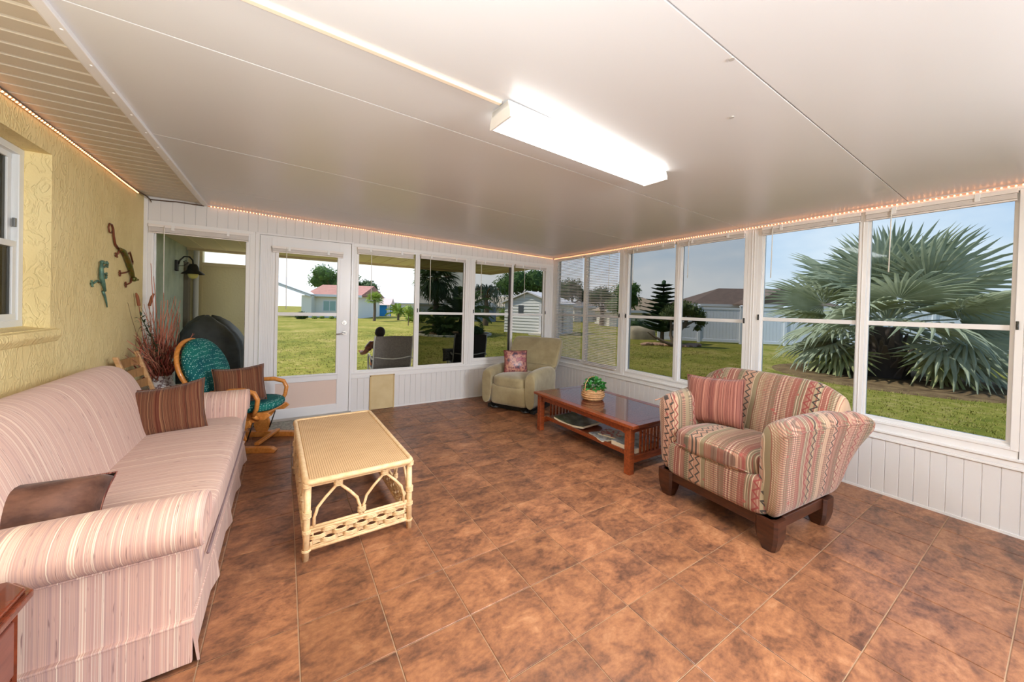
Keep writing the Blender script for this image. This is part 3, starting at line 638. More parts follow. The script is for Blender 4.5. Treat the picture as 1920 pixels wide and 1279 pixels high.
def pillow(name, label, c, right, up, w_, h_, t_, mat_, group=None, sag=0, cat='cushion', trim_=None, n=16):
    """knife-edge scatter cushion with pointed corners; local x to the right, z up, y is the thickness"""
    R = Vector(right).normalized(); U = Vector(up); U = (U-R*U.dot(R)).normalized(); N = U.cross(R)
    mb = MB(); idx = {}
    for s in (1, -1):
        for i in range(n+1):
            for j in range(n+1):
                u, v = i/n*2-1, j/n*2-1; edge = i in (0, n) or j in (0, n)
                if edge and s < 0: idx[(s, i, j)] = idx[(1, i, j)]; continue
                x = w_/2*u*(.93+.07*v*v); z = h_/2*v*(.93+.07*u*u)-sag*(1-u*u)*(v > 0)*v
                th = t_/2*((1-u**4)**.5)*((1-v**4)**.5)*(1-.25*(u*u+v*v)/2)
                th += .008*mnoise.noise(Vector((x*9, z*9, s*3+c[0])))*(not edge)
                idx[(s, i, j)] = len(mb.v); mb.v.append((x, -s*th, z))
        for i in range(n):
            for j in range(n):
                f = (idx[(s, i, j)], idx[(s, i+1, j)], idx[(s, i+1, j+1)], idx[(s, i, j+1)]); mb.f.append(f if s > 0 else f[::-1])
    o = mb.build(name, mat_, smooth=180)
    M = Matrix((R, -N if N.dot(R.cross(U)) > 0 else N, U)).transposed()
    M = Matrix((R, U.cross(R), U)).transposed(); M4 = M.to_4x4(); M4.translation = Vector(c); o.matrix_world = M4
    tag(o, label, cat, group)
    e = []
    for k in range(n): e.append((k, 0))
    for k in range(n): e.append((n, k))
    for k in range(n): e.append((n-k, n))
    for k in range(n): e.append((0, n-k))
    pb = MB(); pb.tube([mb.v[idx[(1, i, j)]] for i, j in e], .004, 5, closed=True); pb.build('piping', trim_ or mat_, o, smooth=180)
    return o

# ================================================================== SOFA
sofa = thing('sofa', 'long pink striped sofa with rolled arms against the yellow wall', 'sofa', (-.71, 2.80, 0), PI/2)
mb = MB(); mb.box(-.98, .98, -.405, .43, .10, .34); mb.build('sofa_frame', PX, sofa, smooth=0, bevel=.015)
mb = MB(); mb.soft(-.885, .885, -.455, .16, .30, .47, n=7, k=9, crown=.018, wob=.006); mb.build('seat_cushion', PX, sofa, smooth=180)
mb = MB(); mb.tube([(x, -.452, .315) for x in [-.84+k*.07 for k in range(25)]], .006, 6); mb.build('seat_welt', pmat('dusky_welt', sr(128, 104, 104), .9), sofa, smooth=180)
prof = [(.02, .36), (.05, .46), (.085, .60), (.12, .72), (.155, .82), (.20, .90), (.26, .945), (.33, .945), (.395, .90), (.43, .82), (.445, .6), (.45, .15), (.2, .15)]
rings = []
cy_, cz_ = .27, .50
for q in [-1, -.985, -.95, -.88, -.75, -.4, 0, .4, .75, .88, .95, .985, 1]:
    a = abs(q); s = 1-.30*max(0, (a-.75)/.25)**3; dz = -.10*max(0, (a-.75)/.25)**2
    wv = .006*math.sin(q*9)
    rings.append([(q*.925, cy_+(y-cy_)*s+wv*(z > .4), (cz_+(z-cz_)*s+dz*(z > .4)) if z > .2 else z) for y, z in prof])
mb = MB(); mb.loft(rings); o = mb.build('backrest', PX, sofa, smooth=180)
sb = o.modifiers.new('sub', 'SUBSURF'); sb.levels = 1; sb.render_levels = 2
def arm_prof(sg):
    P = [(.865, .16), (.865, .36), (.868, .50)]
    for k in range(13):
        a = math.radians(165-k*22.5*.83*.93)
        P.append((.985+.118*math.cos(a), .540+.096*math.sin(a)))
    P += [(1.03, .455), (1.012, .44), (1.012, .30), (1.015, .16)]
    return [(sg*x, z) for x, z in P]
for sg in (-1, 1):
    P = arm_prof(sg); rings = []
    for y, s in ((-.458, .80), (-.468, .93), (-.462, 1.0), (-.40, 1.0), (-.2, 1), (0, 1), (.2, 1.0), (.44, 1.0)):
        dz = -.012*max(0, y+.1)
        rings.append([(sg*.985+(x-sg*.985)*s if z > .45 else x, y if z > .45 else max(y, -.43), (.548+(z-.548)*s if z > .45 else z)+dz) for x, z in P])
    mb = MB(); mb.loft(rings); o = mb.build('arm', PY, sofa, smooth=50); o.name = 'arm'
    mb = MB(); mb.tube([(sg*1.03*1.0-sg*.0, -.45+k*.05, .448) for k in range(18)], .004, 5); mb.build('arm_welt', PY, o, smooth=180)
    # skirt at the side with a seam line
    mb = MB(); mb.box(sg*1.015, sg*1.030, -.435, .44, .012, .172); mb.box(sg*1.012, sg*1.034, -.438, .44, .168, .178); mb.build('side_skirt', PY, sofa, smooth=0, bevel=.003)
# front skirt: panels with kick pleats
pl_ = [-1.03, -.52, 0, .52, 1.03]
for k, (a, b_) in enumerate(zip(pl_[:-1], pl_[1:])):
    mb = MB(); n = 10; rings = []
    for i in range(n+1):
        x = a+.004+(b_-a-.008)*i/n; fl = .022*(1-min(1, min(i, n-i)/2.0)) if 0 < k or i else .0
        fl = .022*max(0, 1-min(i, n-i)/2.0)
        rings.append([(x, -.436-fl, .010), (x, -.428-fl, .010), (x, -.425, .175), (x, -.434, .175)])
    mb.loft(rings); mb.build('skirt_panel', PX, sofa, smooth=40)
mb = MB(); mb.box(-1.03, 1.03, -.440, -.40, .172, .182); mb.build('skirt_band', PX, sofa, smooth=0, bevel=.003)
mb = MB(); mb.soft(-1.0, 1.0, -.437, -.39, .17, .34, n=8, k=6); mb.build('front_rail', PX, sofa, smooth=180)

pillow('striped_cushion', 'brown striped cushion leaning in the far corner of the pink sofa', (-.705, 3.40, .615), (.98, .0, .11), (-.28, .30, .9), .47, .37, .16, BROWN, 'brown striped cushions', sag=.02)
VELV = pmat('brown_velvet', sr(70, 42, 32), .6, .25, var=(sr(112, 76, 60), 9, (1, 1, 2)), bump=(9, .9), sheen=.1)
pillow('velvet_cushion', 'plain brown velvet cushion lying behind the near arm of the sofa', (-.875, 2.10, .555), (1, .02, -.05), (-.03, .55, .8), .56, .26, .27, VELV, trim_=ROSE)

# ================================================================== LOVESEAT (armchair and a half)
WOODD = pmat('dark_cherry_wood', sr(74, 38, 22), .3, .5, var=(sr(44, 22, 14), 9, (1, 1, 5)), coat=.3)
ls = thing('loveseat', 'wide armchair in rust and tan southwestern striped cloth on dark wood legs', 'armchair', (2.79, 1.27, 0), math.radians(-94.5))
W2, D2 = .41, .36
mb = MB(); mb.box(-W2+.03, W2-.03, -D2+.02, -D2+.06, .125, .19); mb.box(-W2+.03, W2-.03, D2-.06, D2-.02, .125, .19)
for s in (-1, 1): mb.box(s*(W2-.055), s*(W2-.02), -D2+.04, D2-.04, .125, .19)
mb.build('base_rail', WOODD, ls, smooth=0, bevel=.004)
for sx_ in (-1, 1):
    for sy_ in (-1, 1):
        rings = []
        for z, k in ((0, .62), (.015, .70), (.05, .86), (.09, .97), (.13, 1.0), (.19, 1.0)):
            hx, hy = .062*k, .060*k; cx_, cyy = sx_*(W2-.060)+sx_*.002, sy_*(D2-.06)
            r = .016; rings.append([(cx_+a, cyy+b_, z) for a, b_ in ((-hx+r, -hy), (hx-r, -hy), (hx, -hy+r), (hx, hy-r), (hx-r, hy), (-hx+r, hy), (-hx, hy-r), (-hx, -hy+r))])
        mb = MB(); mb.loft(rings); mb.build('leg', WOODD, ls, smooth=35)
mb = MB(); mb.soft(-W2+.06, W2-.06, -D2-.012, D2, .18, .42, n=10, k=7); mb.build('seat_base', SWX, ls, smooth=180)
mb = MB(); mb.soft(-.295, .295, -D2-.025, .17, .385, .545, n=5, k=9, crown=.02, wob=.008); mb.build('seat_cushion', SWS, ls, smooth=180)
mb = MB(); mb.tube([(x*.295/.3, -D2-.018, .43) for x in [-.27+.03*k for k in range(19)]], .005, 5); mb.build('seat_piping', SWX, ls, smooth=180)
# arms flare outwards towards the back
for sg in (-1, 1):
    rings = []
    for i in range(11):
        q = i/10; y = -D2-.005+q*(2*D2+.09); fl = .02+.17*q**1.7; zt = .755+.035*math.sin(q*PI/2)
        if q > .9: zt -= .01
        P = [(.285, .18), (.285, .50), (.283+fl*.25, zt-.09), (.292+fl*.45, zt-.03), (.33+fl*.7, zt), (.385+fl*.9, zt-.004), (.425+fl, zt-.03), (.428+fl*.95, zt-.075), (.42+fl*.72, zt-.16), (.414+fl*.42, .50), (.412+fl*.16, .34), (.41, .18)]
        s = {0: .93, 10: .95}.get(i, 1)
        rings.append([(sg*(.355+fl*.5+(x-.355-fl*.5)*s), y+(.008 if i == 0 else 0), .18+(z-.18)*(s if z > .4 else 1)) for x, z in P])
    mb = MB(); mb.loft(rings); o = mb.build('arm', SWY, ls, smooth=180); o.modifiers.new('sub', 'SUBSURF').render_levels = 2
    pts = []
    for i in range(10):
        q = i/10; y = -D2-.005+q*(2*D2+.09); fl = .02+.17*q**1.7; zt = .755+.035*math.sin(q*PI/2); pts.append((sg*(.430+fl*.965), y, zt-.055))
    mb = MB(); mb.tube(pts, .005, 5); mb.build('arm_piping', SWY, o, smooth=180)
# back with a raised middle (camel back)
rings = []
for i in range(17):
    q = i/16*2-1; x = q*.50; top = .935+.02*math.cos(q*PI/2)-.10*max(0, abs(q)-.62)**1.3/.38*1.2; b0 = .30 if abs(q) < .6 else .34
    s = 1-.25*max(0, (abs(q)-.85)/.15)
    P = [(.10, .40), (.13, .52), (.175, .68), (.22, .80), (.265, top-.045), (.31, top), (.365, top-.005), (.41, top-.05), (.425, .75), (.405, .55), (.37, .32), (.36, .18), (.2, .18)]
    cy_ = .29
    rings.append([(x*(1 if z > .6 else .80), cy_+(y-cy_)*s, z) for y, z in P])
mb = MB(); mb.loft(rings); o = mb.build('backrest', SWX, ls, smooth=180); o.modifiers.new('sub', 'SUBSURF').render_levels = 2
pillow('striped_cushion', 'rose and brown striped cushion standing on the wide patterned armchair', (2.80, 1.475, .715), (.12, -1, .06), (.22, .0, 1), .42, .37, .14, ROSE, sag=0)

# ================================================================== WICKER TABLE
WICK = pmat('cane_pole', sr(216, 178, 132), .5, .35, var=(sr(232, 200, 156), 30, (1, 1, 1)), bump=(90, .2))
def weave():
    m_ = bpy.data.materials.new('woven_cane'); m_.use_nodes = True; t = m_.node_tree; b = t.nodes['Principled BSDF']
    c = nn(t, 'ShaderNodeTexCoord'); s_ = nn(t, 'ShaderNodeSeparateXYZ'); t.links.new(c.outputs['Object'], s_.inputs[0])
    u = math_(t, 'MULTIPLY', s_.outputs[0], 85.0); v = math_(t, 'MULTIPLY', s_.outputs[1], 85.0)
    chk = math_(t, 'MODULO', math_(t, 'ADD', math_(t, 'FLOOR', u), math_(t, 'ADD', math_(t, 'FLOOR', v), 1000.0)), 2.0)
    su = math_(t, 'ABSOLUTE', math_(t, 'SINE', math_(t, 'MULTIPLY', u, PI))); sv = math_(t, 'ABSOLUTE', math_(t, 'SINE', math_(t, 'MULTIPLY', v, PI)))
    mxx = nn(t, 'ShaderNodeMix', data_type='FLOAT'); t.links.new(chk, mxx.inputs[0]); t.links.new(su, mxx.inputs[2]); t.links.new(sv, mxx.inputs[3])
    h = math_(t, 'MULTIPLY', mxx.outputs[0], math_(t, 'MULTIPLY_ADD', math_(t, 'MULTIPLY', su, sv), .4, .6))
    n_ = nn(t, 'ShaderNodeTexNoise', i_Scale=8.0, i_Detail=4.0); t.links.new(c.outputs['Object'], n_.inputs[0])
    r = ramp(t, math_(t, 'MULTIPLY_ADD', n_.outputs[0], .25, math_(t, 'MULTIPLY', h, .85)), [(.05, sr(134, 92, 58)), (.30, sr(192, 150, 106)), (.7, sr(214, 176, 130)), (1.0, sr(230, 196, 152))])
    t.links.new(r.outputs[0], b.inputs['Base Color']); b.inputs['Roughness'].default_value = .6; b.inputs['Specular IOR Level'].default_value = .3
    bp = nn(t, 'ShaderNodeBump', i_Strength=.6, i_Distance=.003); t.links.new(h, bp.inputs['Height']); t.links.new(bp.outputs[0], b.inputs['Normal']); return m_
WEAVE = weave()
wt = thing('wicker_table', 'low woven rattan coffee table in the middle of the tiled floor', 'table', (.387, 2.79, 0), math.radians(1.2))
HX, HY, HT = .285, .60, .435
mb = MB(); mb.box(-HX+.015, HX-.015, -HY+.015, HY-.015, HT-.022, HT-.003); mb.build('woven_top', WEAVE, wt, smooth=0, bevel=.006)
def rr(hx, hy, r, z, n=5):
    P = []
    for cx_, cyy, a0 in ((hx-r, hy-r, 0), (-hx+r, hy-r, 90), (-hx+r, -hy+r, 180), (hx-r, -hy+r, 270)):
        for k in range(n+1): a = math.radians(a0+90*k/n); P.append((cx_+r*math.cos(a), cyy+r*math.sin(a), z))
    return P
mb = MB(); mb.tube(rr(HX, HY, .03, HT-.012), .0165, 10, closed=True); mb.tube(rr(HX-.02, HY-.02, .02, HT-.036), .010, 8, closed=True); mb.build('top_rim', WICK, wt, smooth=180)
for sx_ in (-1, 1):
    for sy_ in (-1, 1):
        mb = MB(); mb.tube([(sx_*(HX-.004), sy_*(HY-.012), 0), (sx_*(HX-.006), sy_*(HY-.014), .2), (sx_*(HX-.010), sy_*(HY-.016), HT-.02)], [.016, .017, .017], 10)
        l_ = mb.build('leg', WICK, wt, smooth=180)
        mb = MB()
        for z in [.398+.006*k for k in range(4)]+[.232+.007*k for k in range(5)]+[.148+.007*k for k in range(3)]+[.05+.006*k for k in range(2)]:
            mb.tube([(sx_*(HX-.006)+.020*math.cos(a), sy_*(HY-.014)+.020*math.sin(a), z) for a in [2*PI*q/12 for q in range(12)]], .0036, 5, closed=True)
        mb.build('leg_binding', WICK, l_, smooth=180, kind='stuff')
        MB().box(sx_*(HX-.004)-.012, sx_*(HX-.004)+.012, sy_*(HY-.012)-.012, sy_*(HY-.012)+.012, 0, .012).build('foot_cap', pmat('worn_foot', sr(120, 96, 72), .7), l_, smooth=0, bevel=.003)
def wside(P, L_, nb, name):
    """one side: two rails, woven band between them, arched bent canes; P maps (along, out, z)"""
    mb = MB()
    for z, r in ((.158, .010), (.172, .008), (.055, .010), (.066, .006)): mb.tube([P(-L_+.015, 0, z), P(0, 0, z), P(L_-.015, 0, z)], r, 8)
    rl = mb.build('side_rail', WICK, wt, smooth=180)
    n = nb; mb = MB()
    for row in range(3):
        for k in range(n):
            a = -L_+.03+(2*L_-.06)*(k+.5)/n; z = .082+row*.030; s = 1 if (k+row) % 2 else -1
            w3 = (2*L_-.06)/n*.74
            pts = [P(a-w3, -.004*s, z), P(a-w3*.5, .006*s, z+.001), P(a, .010*s, z+.001), P(a+w3*.5, .006*s, z), P(a+w3, -.004*s, z)]
            for o_ in (-.0075, 0, .0075): mb.tube([(x, y, zz+o_) for x, y, zz in pts], .0048, 5)
    for k in range(n+1):
        a = -L_+.03+(2*L_-.06)*k/n; mb.tube([P(a, 0, .058), P(a, 0, .165)], .004, 5)
    mb.build('woven_band', WICK, rl, smooth=180, kind='stuff')
    na = 2 if L_ < .4 else 4; seg = (2*L_-.05)/na
    for k in range(na):
        c_ = -L_+.025+seg*(k+.5)
        mb = MB()
        for s in (-1, 1):
            e = c_+s*seg/2
            mb.tube([P(c_+s*.009, 0, .405), P(c_+s*.010, 0, .372), P(c_+s*.03, 0, .352), P(c_+s*seg*.25, 0, .318), P(c_+s*seg*.40, 0, .272), P(e-s*.018, 0, .242), P(e-s*.010, 0, .222), P(e-s*.010, 0, .172)], .0085, 8)
        ar = mb.build('bent_cane_arch', WICK, wt, smooth=180)
        mb = MB()
        for j in range(4): mb.tube([P(c_-.022, -.0, .372+.008*j), P(c_-.011, .012, .372+.008*j), P(c_+.011, .012, .372+.008*j), P(c_+.022, 0, .372+.008*j), P(c_+.011, -.012, .372+.008*j), P(c_-.011, -.012, .372+.008*j)], .0038, 5, closed=True)
        mb.build('cane_binding', WICK, ar, smooth=180, kind='stuff')
    mb = MB()
    for k in range(1, na):
        c_ = -L_+.025+seg*k
        for j in range(4): mb.tube([P(c_-.022, 0, .19+.008*j), P(c_-.011, .012, .19+.008*j), P(c_+.011, .012, .19+.008*j), P(c_+.022, 0, .19+.008*j), P(c_+.011, -.012, .19+.008*j), P(c_-.011, -.012, .19+.008*j)], .0038, 5, closed=True)
    mb.build('cane_binding', WICK, rl, smooth=180, kind='stuff')
for s in (-1, 1):
    wside(lambda a, d, z, s=s: (a, s*(HY-.014)+s*d, z), HX-.006, 9, 'end'); wside(lambda a, d, z, s=s: (s*(HX-.006)+s*d, a, z), HY-.014, 20, 'side')

# ================================================================== MISSION COFFEE TABLE
OAKR = pmat('red_oak_stain', sr(150, 72, 34), .32, .5, var=(sr(112, 50, 24), 7, (1, 8, 8)), coat=.35)
TOPM = pmat('table_top_brown', sr(112, 60, 40), .22, .5, var=(sr(88, 46, 32), 6, (1, 9, 1)), coat=.5)
ct = thing('coffee_table', 'long brown mission coffee table with slatted ends and low shelf', 'table', (2.852, 2.64, 0), 0)
A, B_ = .40, .70; TZ = .432
mb = MB(); mb.box(-A+.075, A-.075, -B_+.075, B_-.075, TZ-.024, TZ-.0015); top = mb.build('top_board', TOPM, ct, smooth=0, bevel=.002)
for a0, a1, b0, b1 in ((-A, -A+.073, -B_, B_), (A-.073, A, -B_, B_), (-A+.075, A-.075, -B_, -B_+.073), (-A+.075, A-.075, B_-.073, B_)):
    MB().box(a0, a1, b0, b1, TZ-.026, TZ).build('top_border', TOPM if a1-a0 > .1 else OAKR, top, smooth=0, bevel=.003)
LX, LY = A-.055, B_-.075
for sx_ in (-1, 1):
    for sy_ in (-1, 1):
        MB().box(sx_*LX-.030, sx_*LX+.030, sy_*LY-.030, sy_*LY+.030, 0, TZ-.026).build('leg', OAKR, ct, smooth=0, bevel=.004)
for sx_ in (-1, 1):
    MB().prism([(-LY+.03, TZ-.026), (-LY+.03, TZ-.105), (-LY+.08, TZ-.088), (0, TZ-.080), (LY-.08, TZ-.088), (LY-.03, TZ-.105), (LY-.03, TZ-.026)], 'x', sx_*LX-.012, sx_*LX+.012).build('apron', OAKR, ct, smooth=0, bevel=.002)
for sy_ in (-1, 1):
    MB().prism([(-LX+.03, TZ-.026), (-LX+.03, TZ-.105), (-LX+.06, TZ-.085), (0, TZ-.078), (LX-.06, TZ-.085), (LX-.03, TZ-.105), (LX-.03, TZ-.026)], 'y', sy_*LY-.012, sy_*LY+.012).build('apron', OAKR, ct, smooth=0, bevel=.002)
    MB().box(-LX+.03, LX-.03, sy_*LY-.014, sy_*LY+.014, .085, .145).build('stretcher', OAKR, ct, smooth=0, bevel=.003)
    s0 = None
    for k in range(9):
        x = -.20+.05*k
        if s0 is None: s0 = MB().box(-.010, .010, -.008, .008, .145, TZ-.08).build('slat', OAKR, ct, smooth=0, bevel=.002)
        else: s0 = copy_of(s0, ct)
        s0.location = (x, sy_*LY, 0)
    MB().box(-LX-.028, -LX-.022+.0, sy_*LY-.006, sy_*LY+.006, .10, .13).build('tenon', OAKR, ct, smooth=0)
mb = MB(); mb.box(-.27, .27, -LY+.01, LY-.01, .13, .148); mb.build('shelf', OAKR, ct, smooth=0, bevel=.003)
mb = MB(); mb.box(-.285, -.265, -LY+.01, LY-.01, .118, .156); mb.box(.265, .285, -LY+.01, LY-.01, .118, .156); mb.build('shelf_rail', OAKR, ct, smooth=0, bevel=.003)
# papers and magazines on the shelf
def magazine(name, label, c, rz, w_, h_, t_, cover, grp='papers on the coffee table shelf', curl=0):
    t = thing(name, label, 'magazine', c, rz, grp)
    mb = MB(); rings = []
    for i in range(7):
        y = -h_/2+h_*i/6; z = curl*(abs(i-3)/3)**2
        rings.append([(-w_/2, y, z), (w_/2, y, z), (w_/2, y, z+t_*.9), (-w_/2, y, z+t_*.9)])
    mb.loft(rings); mb.build('pages', pmat('paper', sr(232, 224, 206), .7), t, smooth=0)
    mb = MB(); rings = []
    for i in range(7):
        y = -h_/2+h_*i/6; z = curl*(abs(i-3)/3)**2+t_*.9
        rings.append([(-w_/2-.001, y, z), (w_/2+.001, y, z), (w_/2+.001, y, z+t_*.1+.0005), (-w_/2-.001, y, z+t_*.1+.0005)])
    mb.loft(rings); mb.build('cover', cover, t, smooth=0)
def pic(name, stops, scale=9):
    m_ = pmat(name, stops[0][1], .35); t = m_.node_tree; b = t.nodes['Principled BSDF']; c = nn(t, 'ShaderNodeTexCoord')
    n_ = nn(t, 'ShaderNodeTexNoise', i_Scale=float(scale), i_Detail=3.0); t.links.new(c.outputs['Object'], n_.inputs[0]); r = ramp(t, n_.outputs[0], stops); t.links.new(r.outputs[0], b.inputs['Base Color']); return m_
magazine('magazine', 'large dark green covered album at the far end of the table shelf', (2.74, 2.90, .149), .10, .32, .42, .022, pic('dark_cover', [(.3, sr(62, 60, 48)), (.5, sr(96, 104, 70)), (.7, sr(150, 150, 140))]), curl=.022)
magazine('magazine', 'flat sheaf of white printed paper in the middle of the table shelf', (2.72, 2.44, .149), -.25, .30, .24, .012, pic('newsprint', [(.4, sr(214, 214, 216)), (.55, sr(180, 182, 188)), (.7, sr(120, 122, 130))], 40))
magazine('magazine', 'magazine with a red and white cover lying on the printed paper', (2.78, 2.40, .163), .30, .21, .28, .010, pic('red_cover', [(.42, sr(196, 190, 188)), (.5, sr(190, 40, 50)), (.6, sr(230, 228, 226))], 11))
magazine('magazine', 'stack of pale papers at the near end of the table shelf', (2.76, 2.16, .149), .05, .34, .26, .045, pic('grey_cover', [(.4, sr(200, 206, 212)), (.6, sr(128, 140, 150))], 14))

# ---- basket plant on the coffee table
bp_ = thing('potted_plant', 'small leafy green plant in a pale woven basket on the brown coffee table', 'plant', (2.83, 2.76, TZ), 0); bp_.scale = (1.22, 1.22, 1.22)
BASK = pmat('basket_straw', sr(208, 164, 118), .7, var=(sr(168, 122, 80), 60, (1, 1, 3)))
mb = MB()
for k in range(9):
    z = .006+k*.010; r = .070+.016*math.sin(k/8*PI)+.006*(k % 2)
    mb.tube([(r*1.15*math.cos(a)-.01, r*math.sin(a), z) for a in [2*PI*q/18 for q in range(18)]], .0058, 6, closed=True)
mb.lathe([(.062, 0), (.068, .004), (.072, .09), (.055, .09)], (-.01, 0, .0), 18); mb.build('basket', BASK, bp_, smooth=180)
LEAFG = pmat('glossy_leaf', sr(36, 104, 44), .35, .5, var=(sr(64, 142, 58), 30, (1, 1, 1)))
def leaf_pts(L_, W_, n=4, cup=.15, droop=.3):
    v = []; f = []
    for i in range(n+1):
        q = i/n; w3 = W_/2*math.sin(PI*min(1, q*.92+.06))**.8; z = -droop*L_*q*q
        v += [(-w3, L_*q, z+cup*w3), (0, L_*q, z), (w3, L_*q, z+cup*w3)]
    for i in range(n): a = i*3; f += [(a, a+1, a+4, a+3), (a+1, a+2, a+5, a+4)]
    return v, f
lf = MB(); 
for k in range(230):
    th = random.uniform(0, 2*PI); ph = math.acos(random.uniform(-.15, 1)); d = Vector((math.sin(ph)*math.cos(th), math.sin(ph)*math.sin(th), math.cos(ph)))
    c = Vector((.012, 0, .105))+Vector((d.x*.085, d.y*.085, d.z*.075))*random.uniform(.55, 1.02)
    if c.z < .03: c.z = .03
    M = Matrix.Translation(c) @ (d+Vector((random.uniform(-.5, .5), random.uniform(-.5, .5), random.uniform(-.2, .5)))).to_track_quat('Y', 'Z').to_matrix().to_4x4() @ Matrix.Rotation(random.uniform(-1.2, 1.2), 4, 'Y')
    v, f = leaf_pts(random.uniform(.022, .034), random.uniform(.018, .026), 3); s = len(lf.v); lf.add(v, f); lf.xf(M, s)
lf.build('foliage', LEAFG, bp_, smooth=180, kind='stuff')
mb = MB(); mb.tube([(-.085, 0, .03), (-.10, .01, .08), (-.095, .01, .14), (-.05, .02, .185), (.01, .03, .195), (.06, .03, .175)], .0035, 6); mb.build('basket_handle', BASK, bp_, smooth=180)

# ================================================================== RECLINER
SAGE = pmat('sage_microfibre', sr(160, 146, 112), .85, .2, var=(sr(140, 126, 94), 7, (1, 1, 1)), bump=(30, .12), sheen=.5)
rc = thing('recliner', 'sage green microfibre recliner in the far corner', 'armchair', (2.89, 4.23, 0), math.radians(-61.4))
mb = MB(); mb.box(-.33, .33, -.30, .34, .0, .07); mb.box(-.36, -.30, -.33, .33, .0, .05); mb.box(.30, .36, -.33, .33, .0, .05); mb.build('recliner_base', pmat('black_metal', sr(26, 26, 26), .5), rc, smooth=0, bevel=.006)
for x in (-.22, .24):
    mb = MB(); mb.tube([(x-.06, -.36, .035), (x, -.40, .03), (x+.06, -.37, .035)], .010, 6); mb.tube([(x, -.40, .03), (x, -.2, .05)], .008, 6)
    mb.build('footrest_lever', pmat('steel_link', sr(90, 92, 92), .35, metal=.8), rc, smooth=180)
mb = MB(); mb.soft(-.285, .285, -.425, .3, .075, .36, n=9, k=6); mb.build('footrest_panel', SAGE, rc, smooth=180)
mb = MB(); mb.soft(-.275, .275, -.43, .25, .30, .475, n=5, k=8, crown=.015); mb.build('seat_cushion', SAGE, rc, smooth=180)
for s in (-1, 1):
    rings = []
    for y, z1, k in ((-.425, .50, .93), (-.43, .53, 1), (-.38, .565, 1.0), (-.2, .585, 1.0), (0, .585, 1.0), (.2, .57, 1), (.36, .54, .95)):
        P = [(.262, .075), (.262, .40), (.255, z1-.07), (.275, z1-.02), (.325, z1), (.375, z1-.012), (.405, z1-.06), (.402, z1-.16), (.398, .25), (.398, .075)]
        rings.append([(s*(.33+(x-.33)*(k if z > .1 else 1)), y, z) for x, z in P])
    mb = MB(); mb.loft(rings); o = mb.build('arm', SAGE, rc, smooth=180); o.modifiers.new('sub', 'SUBSURF').render_levels = 2
rings = []
for i in range(13):
    q = i/12*2-1; x = q*.43; s = 1-.30*max(0, (abs(q)-.8)/.2)**2; tp = .955-.03*max(0, (abs(q)-.7)/.3)**2
    P = [(.155, .36), (.19, .46), (.235, .545), (.262, .56), (.285, .60), (.36, .74), (.44, .86), (.50, tp-.02), (.555, tp), (.60, tp-.03), (.585, .84), (.50, .62), (.42, .40), (.38, .20), (.25, .20)]
    rings.append([(x*(1 if z > .5 else .72), .38+(y-.38)*s, z) for y, z in P])
mb = MB(); mb.loft(rings); o = mb.build('backrest', SAGE, rc, smooth=180); o.modifiers.new('sub', 'SUBSURF').render_levels = 2
mb = MB(); mb.tube([(-.36+.06*k, .262, .575) for k in range(13)], .004, 5); mb.build('back_seam', SAGE, o, smooth=180)
TAP = pic('tapestry', [(.34, sr(70, 56, 70)), (.42, sr(150, 90, 90)), (.5, sr(190, 140, 120)), (.56, sr(110, 60, 70)), (.64, sr(172, 90, 96)), (.72, sr(96, 110, 90))], 12)
pillow('tapestry_cushion', 'small mauve and red patterned cushion standing on the sage recliner', (2.80, 4.27, .625), (.92, -.38, 0), (.25, .15, .95), .34, .33, .12, TAP, trim_=pmat('wine_trim', sr(104, 46, 44), .8))

# ================================================================== GLIDER ROCKER
HON = pmat('honey_oak', sr(214, 142, 70), .38, .45, var=(sr(188, 116, 50), 8, (1, 6, 6)), coat=.25)
def teal():
    m_ = pmat('teal_dotted_cloth', sr(24, 92, 92), .85, .2); t = m_.node_tree; b = t.nodes['Principled BSDF']; c = nn(t, 'ShaderNodeTexCoord')
    v = nn(t, 'ShaderNodeTexVoronoi', i_Scale=58.0, i_Randomness=.45); t.links.new(c.outputs['Object'], v.inputs[0])
    mr = nn(t, 'ShaderNodeMapRange'); mr.inputs[1].default_value = .24; mr.inputs[2].default_value = .30; t.links.new(v.outputs['Distance'], mr.inputs[0])
    n_ = nn(t, 'ShaderNodeTexNoise', i_Scale=9.0); t.links.new(c.outputs['Object'], n_.inputs[0]); r = ramp(t, n_.outputs[0], [(.3, sr(14, 76, 84)), (.7, sr(30, 106, 98))])
    mx_ = nn(t, 'ShaderNodeMix', data_type='RGBA'); t.links.new(mr.outputs[0], mx_.inputs[0]); mx_.inputs[6].default_value = sr(140, 186, 178); t.links.new(r.outputs[0], mx_.inputs[7]); t.links.new(mx_.outputs[2], b.inputs['Base Color']); return m_
TEAL = teal()
gd = thing('glider_rocker', 'honey oak glider rocker with round-backed teal dotted cushions', 'armchair', (-.262, 4.275, 0), math.radians(66))
